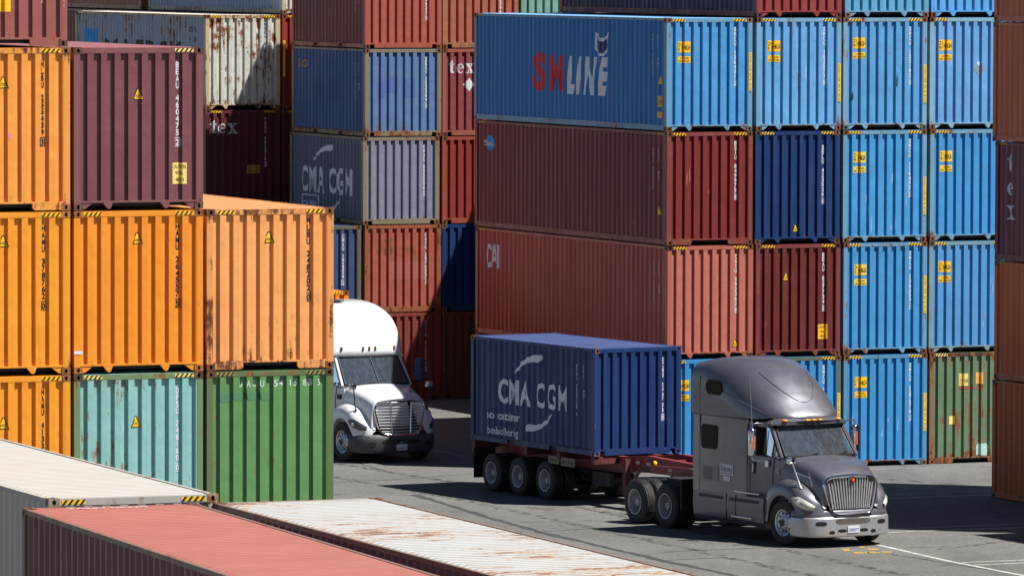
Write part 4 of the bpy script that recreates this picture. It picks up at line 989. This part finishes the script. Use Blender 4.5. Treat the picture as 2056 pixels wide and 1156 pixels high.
    for t in (-.35, -.22, -.1, .05, .2, .35, .5, .65, .78, .86, .91, .945):
        z = smooth_tab(zc, t); w_ = smooth_tab(wh, t); s1 = [(t, -w_ - .04, .95), (t, -w_ - .015, z - .34), (t, -w_ * .985, z - .17), (t, -w_ * .93, z - .075), (t, -w_ * .80, z - .03)]
        bul = .025 if t > -.2 else .01
        s1 += [(t, -w_ * .48, z + bul * .3), (t, -w_ * .24, z + bul), (t, 0, z + bul * 1.15)]
        secs.append(s1 + [(p[0], -p[1], p[2]) for p in reversed(s1[:-1])])
    mb.loft(secs, False, False)
    n0 = len(secs[0]); mb.f.append(tuple(range(len(mb.v) - n0, len(mb.v)))); mb.mi.append(0)
    hood = mb.build('hood', bm, root, smooth=.8)
    # fenders
    zf = [(-.80, 1.12), (-.62, 1.30), (-.4, 1.42), (-.1, 1.475), (.2, 1.45), (.45, 1.36), (.62, 1.25), (.78, 1.12), (.90, .98), (.98, .86)]
    uo = [(-.80, 1.17), (-.5, 1.205), (0, 1.22), (.4, 1.215), (.6, 1.18), (.78, 1.08), (.90, .95), (.98, .82)]
    for s_ in (-1, 1):
        mb = MB(); secs = []
        for t in (-.80, -.70, -.62, -.56, -.5, -.4, -.28, -.14, 0, .14, .28, .4, .5, .56, .62, .7, .78, .85, .92, .98):
            z = smooth_tab(zf, t); u = smooth_tab(uo, t); wi = smooth_tab(wh, max(t, -.35)) - .06
            za = .52 + math.sqrt(max(0, .62 ** 2 - t * t)) if abs(t) < .58 else (.70 if t > 0 else .50)
            za = min(za, z - .06)
            wi = min(wi, u - .12)
            secs.append([(t, s_ * wi, z + .03), (t, s_ * (wi * .6 + u * .4), z + .025), (t, s_ * (u - .13), z - .005), (t, s_ * (u - .04), z - .06), (t, s_ * u, max(za + .01, z - .17)), (t, s_ * (u + .003), za), (t, s_ * (u - .05), za + .005), (t, s_ * (u - .35), za + .02)])
        mb.loft(secs, False, False); mb.build('fender', bm, root, smooth=.8)
        MB().loft([[(t, s_ * .62, .52), (t, s_ * .62, 1.3)] for t in (-.75, .75)], False, False).build('wheel_well', BLACKM, root)
        # headlamp (almond lens following the fender)
        rows = []
        for i in range(11):
            k = i / 10; t = .42 + .50 * k; u = smooth_tab(uo, t) + .012; zm = 1.10 - .20 * k ** 1.2; hh = .115 * math.sin(math.pi * (k * .80 + .10)) ** .8
            rows.append([(t - .01, s_ * (u - .028), zm + hh), (t + .012, s_ * (u + .004), zm + hh * .5), (t + .02, s_ * (u + .012), zm), (t + .014, s_ * (u + .006), zm - hh * .6), (t, s_ * (u - .01), zm - hh)])
        hl = MB().loft(rows, False, False).build('headlight', HEADD if W else HEADL, root, smooth=1.0)
        k = .42; t = .42 + .5 * k; u = smooth_tab(uo, t); MB().revolve([(.055, 0), (.05, -.03), (.001, -.034)], (t, s_ * (u + .01), 1.02), n=14).build('lamp_bulb', CHROME, hl, smooth=.6)
        tt = .50; MB().loft([[(tt - .08, s_ * (smooth_tab(uo, tt - .08) + .016), 1.085 + d) for d in (.02, 0, -.015)], [(tt, s_ * (smooth_tab(uo, tt) + .03), 1.09 + d) for d in (.035, 0, -.03)]], False, False).build('turn_signal', AMBER, hl)
    # ---- grille
    def rib(z, u): return 1.065 - .05 * (z - .8) - .07 * (u / .7) ** 2
    zt_, zb_, wt_, wb_ = (1.54, .775, .665, .55) if not W else (1.56, .78, .70, .60)
    def outline(k):
        pts = []; co = .12
        P = [(-wb_ + co, zb_ - k), (wb_ - co, zb_ - k), (wb_ + k * .7 - .02, zb_ + co - .04), (wt_ + k * .8, zt_ - co), (wt_ - co * .6, zt_ + k * .6), (0, zt_ + k * .95 + .02), (-wt_ + co * .6, zt_ + k * .6), (-wt_ - k * .8, zt_ - co), (-wb_ - k * .7 + .02, zb_ + co - .04)]
        n = len(P)
        for i in range(n):
            for q in range(6):
                a, b = P[i], P[(i + 1) % n]; pts.append((a[0] + (b[0] - a[0]) * q / 6, a[1] + (b[1] - a[1]) * q / 6))
        for _ in range(3): pts = [((pts[i - 1][0] + 2 * pts[i][0] + pts[(i + 1) % len(pts)][0]) / 4, (pts[i - 1][1] + 2 * pts[i][1] + pts[(i + 1) % len(pts)][1]) / 4) for i in range(len(pts))]
        return pts
    gs = MB(); rings = []
    for k, d in ((.10, -.06), (.097, .015), (.07, .05), (.025, .045), (-.005, .0), (-.008, -.05)): rings.append([(rib(z, u) + d - .02, u, z) for u, z in outline(k)])
    gr = gs.loft(rings, True, False).build('grille_surround', CHROME, root, smooth=1.0)
    bkp = outline(-.004); MB().add([(rib(z, u) - .065, u, z) for u, z in bkp], [tuple(range(len(bkp)))]).build('grille_backing', BLACKM, gr, fix=False)
    ins = outline(.0)
    def clip_u(z):
        us_ = []
        for i in range(len(ins)):
            (u0, z0), (u1, z1) = ins[i], ins[(i + 1) % len(ins)]
            if (z0 - z) * (z1 - z) <= 0 and z0 != z1: us_.append(u0 + (u1 - u0) * (z - z0) / (z1 - z0))
        return (min(us_), max(us_)) if us_ else (0, 0)
    if not W:
        for i in range(17):
            u = -.60 + 1.2 * i / 16; uu = u * .96
            ztop = zt_ + .01 - .02 * abs(u); zbot = zb_ - .0
            pts = [z for z in rng_(zbot, ztop, 9) if clip_u(z)[0] + .01 < uu * (.80 + .25 * (z - zb_) / (zt_ - zb_)) < clip_u(z)[1] - .01]
            if len(pts) < 2: continue
            MB().tube([(rib(z, uu) - .028, uu * (.80 + .25 * (z - zb_) / (zt_ - zb_)), z) for z in pts], .0165, 6).build('grille_bar', GRB, gr, smooth=1.0)
        em = MB(); z0 = 1.52; k = .075
        em.prism([(0, z0 - k * 1.5), (k, z0), (0, z0 + k * 1.1), (-k, z0)], 0, rib(z0, 0) + .01, rib(z0, 0) + .045); em.v = [(v[0], v[1], v[2]) for v in em.v]
        e_ = em.build('emblem', CHROME, root); k = .042; MB().prism([(0, z0 - k * 1.4), (k, z0), (0, z0 + k * 1.0), (-k, z0)], 0, rib(z0, 0) + .0455, rib(z0, 0) + .052).build('emblem_centre', ORL, e_)
    else:
        for i in range(9):
            z = zb_ + .045 + i * .078; a, b = clip_u(z)
            pr = []
            for u in rng_(a + .012, b - .012, 9): x = rib(z, u) - .03; pr.append([(x - .03, u, z - .018), (x + .018, u, z - .008), (x + .02, u, z + .006), (x - .02, u, z + .022)])
            MB().loft(pr, True, True).build('grille_bar', GRB, gr, smooth=.4)
        for u in (-.27, .33): MB().tube([(rib(z, u) - .01, u * (.9 + .14 * (z - zb_)), z) for z in rng_(zb_, zt_, 6)], .017, 6).build('grille_divider', CHROME, gr, smooth=1)
        MB().prism([(.02, 1.585), (.06, 1.565), (.10, 1.585), (.06, 1.605)], 0, rib(1.58, 0) + .01, rib(1.58, 0) + .032).build('emblem', BLACKM, root)
    # ---- bumper
    pl = [(.36, 1.225), (.50, 1.225), (.66, 1.20), (.80, 1.13), (.92, 1.02), (1.0, .86), (1.055, .62), (1.085, .3), (1.09, 0)]
    if W: pl = [(.40, 1.22), (.52, 1.22), (.68, 1.19), (.82, 1.12), (.94, 1.0), (1.02, .84), (1.07, .60), (1.10, .3), (1.105, 0)]
    pl = [(a, -b) for a, b in pl] + [(a, b) for a, b in reversed(pl[:-1])]
    def bumper(prof, name, mat):
        rings = []
        for x, y in pl:
            d = Vector((x - .2, y * .75, 0)).normalized(); rings.append([(x - d.x * o, y - d.y * o, z) for z, o in prof])
        return MB().loft(rings, False, False).build(name, mat, root, smooth=.5)
    def on_b(u, out=.0):
        for (x0, y0), (x1, y1) in zip(pl, pl[1:]):
            if y0 <= u <= y1: k = (u - y0) / (y1 - y0) if y1 > y0 else 0; x = x0 + (x1 - x0) * k; return x + out
    def patch(u0, u1, z0, z1, name, mat, par, out=.004, k=.03, n=8):
        us_ = rng_(u0, u1, n); top = []; bot = []
        for i, u in enumerate(us_):
            e = k if i in (0, n - 1) else 0; d = Vector((on_b(u) - .2, u * .75, 0)).normalized(); top.append((on_b(u) + d.x * out, u + d.y * out, z1 - e)); bot.append((on_b(u) + d.x * out, u + d.y * out, z0 + e))
        return MB().loft([bot, top], False, False).build(name, mat, par)
    if not W:
        bp = bumper([(.24, .10), (.245, .03), (.27, .005), (.30, 0), (.60, 0), (.665, .01), (.69, .035), (.695, .12)], 'bumper', BUMPC)
        bumper([(.70, .05), (.715, .035), (.80, .045), (.835, .07), (.84, .16)], 'bumper_cover', body)
        patch(-.46, .46, .53, .655, 'bumper_mesh', simple('brown_mesh', (84, 78, 74), .7), bp, .004, .03, 10)
        for a, b, z0, z1 in ((-.93, -.68, .50, .60), (.68, .93, .50, .60), (-.62, -.48, .31, .39), (.48, .62, .31, .39), (-.40, -.18, .345, .42), (.18, .40, .345, .42)): patch(a, b, z0, z1, 'bumper_opening', BLACKM, bp, .004, .02, 5)
        patch(-.50, .50, .70, .755, 'lower_intake', BLACKM, root, .0, .0, 12)
    else:
        bp = bumper([(.26, .16), (.265, .09), (.30, .05), (.36, .03), (.52, .0), (.60, .0), (.69, .02), (.74, .06), (.76, .16)], 'bumper', GREYPL)
        patch(-.55, .55, .50, .62, 'bumper_intake', BLACKM, bp, .006, .03, 10)
        for a, b in ((-.92, -.72), (.72, .92)): patch(a, b, .45, .56, 'bumper_opening', BLACKM, bp, .006, .03, 5)
        MB().tube([(1.13, -.1, .52), (1.15, 0, .54), (1.13, .1, .52)], .012, 6).build('tow_hook', CHROME, bp)
    plate = MB().box(1.10 if not W else 1.115, -.155, .335, 1.108 if not W else 1.123, .155, .49); pz = plate.build('licence_plate', marking('plate_white', (205, 210, 222), .15), root)
    f = Flat(); f.hor('C15057T' if not W else 'A6062E', -.135, .365, .07, .135, .01); px = 1.111 if not W else 1.126
    lay(f, ([], lambda a: 0., lambda a, z, o: Vector((px, a, z))), 0, 'plate_lettering', NAVYL, pz)
    # ---- mirrors
    for s_ in (-1, 1):
        if not W:
            mr = MB(); mr.tube([(-.98, s_ * 1.0, 2.66), (-.98, s_ * 1.28, 2.70), (-.98, s_ * 1.38, 2.66), (-.98, s_ * 1.385, 2.55)], .017, 8); mr.tube([(-.85, s_ * 1.10, 1.86), (-.90, s_ * 1.30, 1.85), (-.98, s_ * 1.38, 1.88), (-.98, s_ * 1.385, 1.98)], .017, 8)
            o = mr.build('mirror_arm', CHROME, root, smooth=1.)
            h_ = MB(); secs = []
            for z, q in ((1.94, .5), (1.965, .85), (2.0, 1), (2.52, 1), (2.555, .85), (2.58, .5)):
                secs.append([(-.98 + q * .085 * math.cos(a), s_ * 1.385 + q * .105 * math.sin(a), z) for a in rng_(0, 2 * math.pi, 13)[:-1]])
            h_.loft(secs, True, True); m_ = h_.build('mirror', CHROME, root, smooth=.7)
            MB().box(-.90, min(s_ * 1.37, s_ * 1.405), 2.12, -.885, max(s_ * 1.37, s_ * 1.405), 2.42).build('mirror_reflector', ORL, m_)
            MB().box(-.86, min(s_ * 1.09, s_ * 1.12), 1.72, -.72, max(s_ * 1.09, s_ * 1.12), 1.88).build('mirror_bracket', CHROME, root)
        else:
            h_ = MB(); secs = []
            for z, q in ((1.98, .6), (2.02, 1), (2.55, .95), (2.60, .6)): secs.append([(-.62 + q * .09 * math.cos(a), s_ * 1.42 + q * .13 * math.sin(a), z) for a in rng_(0, 2 * math.pi, 13)[:-1]])
            h_.loft(secs, True, True); h_.build('mirror', simple('shade_blue_plastic', (60, 74, 104), .4), root, smooth=.7)  # mirror housing tinted blue: its shade is put into the colour
            MB().tube([(-.6, s_ * 1.05, 2.0), (-.62, s_ * 1.42, 2.0)], .03, 6).build('mirror_arm', BLACKM, root)
        # hood mirror
        if not W and s_ > 0: continue
        y0 = s_ * 1.02; ht = (.28, s_ * 1.16, 1.93) if not W else (.48, s_ * 1.12, 1.98)
        bz = 1.38 if not W else 1.42
        MB().tube([(.52, y0 * 1.02, bz - .06), (.50, y0 * 1.03, bz), (ht[0] + .06, ht[1], ht[2] - .05)], [.045, .018, .016], 8).build('hood_mirror_arm', BLACKM if W else ALU, root, smooth=1.)
        if not W: MB().tube([(.36, s_ * 1.12, 1.68), (.62, s_ * .86, 1.55)], .012, 6).build('hood_mirror_brace', ALU, root)
        hm = MB(); secs = []
        for d, q in ((-.035, .7), (-.02, 1), (.03, 1), (.045, .8)): secs.append([(ht[0] + d, ht[1] + q * .10 * a_, ht[2] + q * .08 * b_) for a_, b_ in ((-1, -.7), (-.8, -1), (.8, -1), (1, -.7), (1, .7), (.8, 1), (-.8, 1), (-1, .7))])
        hm.loft(secs, True, True).build('hood_mirror', CHROME, root, smooth=.6)
    # ---- marker lamps
    if not W:
        vis = MB(); secs = []
        for k, (dz, dx) in enumerate(((.0, .0), (.035, .03), (.075, .0))): secs.append([(-.62 + dx + .13 * (1 - (u / .5) ** 2) * .25, u, 2.735 + dz) for u in rng_(-.52, .52, 11)])
        for u in (-.72, -.17, 0, .17, .72):
            x = -.70 + .14 * (1 - (u / .95) ** 2); mk = MB(); mk.loft([[(x + .005 + d, u + q * .06 * math.cos(a), 2.755 + q * .026 * math.sin(a)) for a in rng_(0, 2 * math.pi, 13)[:-1]] for d, q in ((-.06, 1.), (.02, 1), (.035, .7), (.04, .2))], True, True)
            mk.build('marker_light', AMBER, root, smooth=1.)
    else:
        for u in (-.78, -.18, 0, .18, .78):
            x = -.87 + .13 * (1 - u * u); zz = 2.88; MB().loft([[(x + d - .03 * k, u + .022 * math.cos(a) * q, zz + k * .0 + .06 * math.sin(a) * q) for a in rng_(0, 2 * math.pi, 11)[:-1]] for d, q, k in ((-.06, 1., 0), (.03, 1, 0), (.045, .4, 0))], True, True).build('marker_light', simple('brown_amber_lens', (150, 90, 45), .3), root, smooth=1.)
    # ---- chassis
    ch = MB()
    for y in (-.43, .43): ch.box(-7.1, y - .04, .70, .9, y + .04, .98)
    for x in (-6.9, -5.68, -4.3): ch.box(x, -.388, .74, x + .1, .388, .94)
    ch.build('frame_rail', DARKST, root)
    fw_ = MB(); fw_.box(-6.15, -.45, .99, -5.25, .45, 1.06); fw_.prism([(-6.45, -.42), (-6.15, -.45), (-6.15, .45), (-6.45, .42)], 2, .93, 1.0); fw_.build('fifth_wheel', DARKST, root)
    for x in (-5.0, -6.35):
        MB().tube([(x, -1.0, .51), (x, 1.0, .51)], [.06, .06], 10).build('axle', DARKST, root)
        for s_ in (-1, 1): wheel(root, x, s_ * 1.06, .51, s_, 'dual')
    for s_ in (-1, 1):
        wheel(root, 0, s_ * 1.05, .52, s_, 'steer', steer=R(4))
        MB().box(-4.33, min(s_ * .70, s_ * 1.2), .45, -4.30, max(s_ * .70, s_ * 1.2), 1.18).build('quarter_fender', BLACKM, root)
    for i, cm in enumerate((simple('red_air_hose', (140, 30, 28)), simple('blue_air_hose', (30, 50, 130)), RUBBER)):
        y = -.25 + .25 * i; MB().tube([(-3.86, y, 1.75), (-4.05, y, 1.62), (-4.25, y * 1.1, 1.30), (-4.6, y, 1.18), (-5.0, y * .6, 1.25)], .02, 6).build('air_hose', cm, root, smooth=1.)
    if not W:
        fl = lambda a, z, o: Vector((a, -1.2075 - o, z))
        sf = ([], lambda a: 0., fl)
        # sign board on the sleeper flank: text runs rear to front as seen from the right hand side
        o = lay(Flat().rect(-2.62, 1.42, -2.06, 1.67), sf, .0, 'door_sign', marking('sign_white', (205, 207, 216), .1), root)
        f = Flat(); f.hor('Odyssey', -2.59, 1.51, .12, -2.09, .012); f.rect(-2.59, 1.455, -2.09, 1.468); lay(f, sf, .003, 'sign_lettering', BLACK, o)
        lay(Flat().rect(-2.48, 1.28, -2.18, 1.40), sf, .0, 'small_sign', marking('sign_white', (205, 207, 216), .1), root)
        f = Flat(); f.hor('DOT 41', -2.55, 1.17, .055, -2.15); lay(f, sf, .0, 'sign_lettering', SILV, root)
        c2 = ([], lambda a: 0., lambda a, z, o: Vector((a, -1.035 - o, z)))
        f = Flat(); f.hor('41', -.52, 1.56, .17, -.34, .01); lay(f, c2, .03, 'fleet_number', SILV, root)
        f = Flat(); f.hor('41', .29, .99, .06, .37); lay(f, ([], lambda a: 0., lambda a, z, o: Vector((a, -1.224 - o, z))), .004, 'fleet_number', SILV, root)
        for s_ in (-1, 1): MB().tube([(-1.12, s_ * 1.3, 2.62), (-1.2, s_ * 1.32, 3.9)], [.008, .004], 5).build('antenna', ALU, root)
        MB().box(-.50, -.32, 1.985, -.40, .02, 2.0).build('papers', WHITE, root)
    else:
        for s_ in (-1, 1): MB().box(-.52, min(s_ * 1.0, s_ * 1.065), 1.60, -.36, max(s_ * 1.0, s_ * 1.065), 1.72).build('side_vent', BLACKM, root)
    return root
def chassis(label, loc, rz, group=None):
    """skeletal container chassis; origin on the ground under the rearmost axle"""
    root = thing('container_chassis', label, 'trailer', loc, rz, group)
    red = simple('chassis_red', (134, 54, 56), .55, 0, .25); redd = simple('chassis_dark_red', (92, 42, 44), .6, 0, .3)
    for y in (-.48, .48):
        mb = MB(); prof = [(-1.0, .82), (4.95, .82), (5.5, .84), (6.2, .96), (6.9, 1.0), (9.55, 1.04), (9.55, 1.22), (6.4, 1.30), (5.3, 1.205), (-1.0, 1.205)]
        mb.prism([(a, b) for a, b in prof], 1, y - .02, y + .02)
        for zz0, zz1 in ((1.19, 1.208),): mb.box(-1.0, y - .075, zz0, 5.3, y + .075, zz1)
        mb.prism([(5.3, 1.19), (5.3, 1.208), (6.4, 1.305), (9.55, 1.225), (9.55, 1.205), (6.4, 1.285)], 1, y - .075, y + .075)
        mb.prism([(-1., .812), (4.95, .812), (5.5, .832), (6.2, .952), (6.9, .99), (9.55, 1.03), (9.55, 1.045), (6.9, 1.005), (6.2, .968), (5.5, .848), (4.95, .828), (-1., .828)], 1, y - .075, y + .075)
        mb.build('main_rail', red, root)
    for x in (-.98, 1.6, 3.2, 4.85): MB().box(x, -1.2, 1.02, x + .14, 1.2, 1.20).build('cross_member', redd, root)
    for x in (6.6, 7.6, 8.5): MB().box(x, -.455, 1.06, x + .09, .455, 1.19).build('cross_member', red, root)
    fb = MB(); fb.box(9.35, -1.2, 1.02, 9.56, 1.2, 1.235); fb.build('front_bolster', red, root)
    # side bolster block that stands ahead of the box, with tie-down
    for s_ in (-1, 1):
        sb = MB(); sb.prism([(7.35, .98), (9.3, 1.0), (9.3, 1.23), (7.35, 1.17)], 1, min(s_ * 1.0, s_ * 1.06), max(s_ * 1.0, s_ * 1.06)); o = sb.build('side_rail', red, root)
        MB().revolve([(.05, -.03), (.06, 0), (.05, .04), (.001, .05)], (0, 0, 0), n=12).build('tie_down_knob', YEL, o).location = (7.5, s_ * 1.02, 1.22)
        for x in (5.9, 6.4, 8.2): MB().box(x, min(s_ * .575, s_ * .58) if x < 7 else min(s_ * 1.061, s_ * 1.067), 1.08, x + .18, max(s_ * .575, s_ * .58) if x < 7 else max(s_ * 1.061, s_ * 1.067), 1.15).build('reflector_tape', marking('tape', (190, 170, 165), .4), o)
        lg = MB(); lg.box(5.55, min(s_ * .60, s_ * .74), .32, 5.70, max(s_ * .60, s_ * .74), 1.18); lg.box(5.58, min(s_ * .63, s_ * .71), .12, 5.67, max(s_ * .63, s_ * .71), .34); lg.box(5.48, min(s_ * .54, s_ * .80), .09, 5.77, max(s_ * .54, s_ * .80), .13)
        lg.prism([(5.70, .55), (5.74, .50), (6.35, .98), (6.30, 1.02)], 1, s_ * .64 if s_ > 0 else -.68, s_ * .68 if s_ > 0 else -.64)
        lg.build('landing_leg', redd, root)
        MB().box(-.86, min(s_ * .62, s_ * 1.22), .28, -.84, max(s_ * .62, s_ * 1.22), 1.02).build('mud_flap', RUBBER, root)
        MB().box(-1.06, min(s_ * .8, s_ * 1.15), .92, -1.0, max(s_ * .8, s_ * 1.15), 1.02).build('tail_light', simple('red_lens', (120, 20, 18), .2), root)
    bg_ = MB()
    for y in (-.40, .40): bg_.box(-.55, y - .04, .60, 3.4, y + .04, .80)
    for x in (-.35, .4, 1.15, 1.9, 2.6, 3.2): bg_.box(x, -.36, .55, x + .1, .36, .80); bg_.tube([(x, -.5, .62), (x + .35, -.5, .52)], .05, 8)
    bg_.build('bogie', DARKST, root)
    MB().tube([(3.9, -.5, .55), (3.9, .5, .55)], .14, 14).build('air_tank', DARKST, root, smooth=.6)
    MB().box(4.1, -.72, .45, 4.9, -.60, .78).build('tool_box', DARKST, root)
    cb = MB(); cb.box(3.35, -1.17, .88, 4.0, -1.15, 1.08); o = cb.build('number_board', marking('board', (120, 112, 84), .3), root)
    f = Flat(); f.hor('M72848', 3.4, .92, .11, 3.95, .01); lay(f, ([], lambda a: 0., lambda a, z, o_: Vector((a, -1.173 - o_, z))), 0, 'board_lettering', BLACK, o)
    cb = MB(); cb.box(2.75, -1.17, .90, 3.25, -1.15, 1.08); o = cb.build('number_board', marking('board', (120, 112, 84), .3), root)
    f = Flat(); f.hor('ATPAA', 2.8, .93, .11, 3.2, .01); lay(f, ([], lambda a: 0., lambda a, z, o_: Vector((a, -1.173 - o_, z))), 0, 'board_lettering', BLACK, o)
    for x in (0, 1.32, 2.64):
        MB().tube([(x, -1.0, .465), (x, 1.0, .465)], .065, 10).build('axle', DARKST, root)
        for s_ in (-1, 1): wheel(root, x, s_ * 1.07, .465, s_, 'trailer')
    return root
TY = .53
truck('grey', 'metallic grey sleeper tractor unit with a chrome bumper, pulling the navy blue load', (7.1265, 144.0897, 0), TY - math.pi / 2, GREYP)
TYT = .52
TO = (.547, 158.228)
th = (math.sin(TYT), -math.cos(TYT)); tl = (math.cos(TYT), math.sin(TYT))
chassis('dark red skeletal chassis under the navy blue container behind the grey tractor', (TO[0], TO[1], 0), TYT - math.pi / 2)
# the load: 20 ft container, its front wall faces the cab; container local +Y is rearwards
fx, fr_ = 5.03, -1.219
lp = (TO[0] + th[0] * fx + tl[0] * fr_, TO[1] + th[1] * fx + tl[1] * fr_, 1.212)
def loadextra(root, H, Ln):
    cmacgm(1.38, 4.72, 1.02, 1.62, True)(root, H, Ln)
    side_small('ECMU 298738 0')(root, H, Ln)
container('navy blue load container lettered CMA CGM, riding on the chassis of the grey tractor', (0, 0), TYT, 0, 0, 0, (26, 52, 102), roof=(50, 66, 112), H=2.591, Ln=6.058, style='load', rust=.0, frust=.03, fade=.2, dirt=.15, num='ECMU 298738 0', numtop=2.32, numx=1.93, stripe='', extra=loadextra, cast=(44, 60, 112), loc=lp, rroof=0.)
# white tractor, its chassis and load
WO = (-3.3891, 167.2048); WYW = .50
truck('white', 'white sleeper tractor unit with a chrome grille half hidden behind the orange containers', (WO[0], WO[1], 0), WYW - math.pi / 2, WHITEP)
wh_ = (math.sin(WYW), -math.cos(WYW)); wl_ = (math.cos(WYW), math.sin(WYW))
chassis('container chassis behind the white tractor, hidden except from the side', (WO[0] - wh_[0] * 14.6, WO[1] - wh_[1] * 14.6, 0), WYW - math.pi / 2)
fx = -4.30; q = (WO[0] + wh_[0] * fx - wl_[0] * 1.219, WO[1] + wh_[1] * fx - wl_[1] * 1.219, 1.30)
container('orange container top just showing behind the white cab roof', (0, 0), WYW, 0, 0, 0, (232, 132, 40), loc=q, num=None, rust=.02)
# hi-vis vest hung on the passenger seat
v = thing('safety_vest', 'yellow green safety vest hanging inside the side window of the grey cab', 'vest', (7.1265, 144.0897, 0), TY - math.pi / 2)
LIME = simple('lime_fabric', (110, 150, 30), .8, 0, .15)
mb = MB(); rows = []
for z, hw, dx in ((1.80, .19, 0), (2.0, .20, .01), (2.2, .19, .02), (2.34, .14, .01), (2.40, .07, 0)): rows.append([(-1.20 + dx, -.93 - .05 * math.sin(a * 2), 0) if False else (-1.17 + dx + .05 * math.cos(a), -.86 + hw * .45 * math.sin(a), z) for a in rng_(0, 2 * math.pi, 13)[:-1]])
mb.loft(rows, True, True).build('vest_body', LIME, v, smooth=.8)
MB().box(-1.16, -.915, 1.82, -1.10, -.885, 2.33).build('reflective_band', marking('band', (190, 195, 200), .1), v)
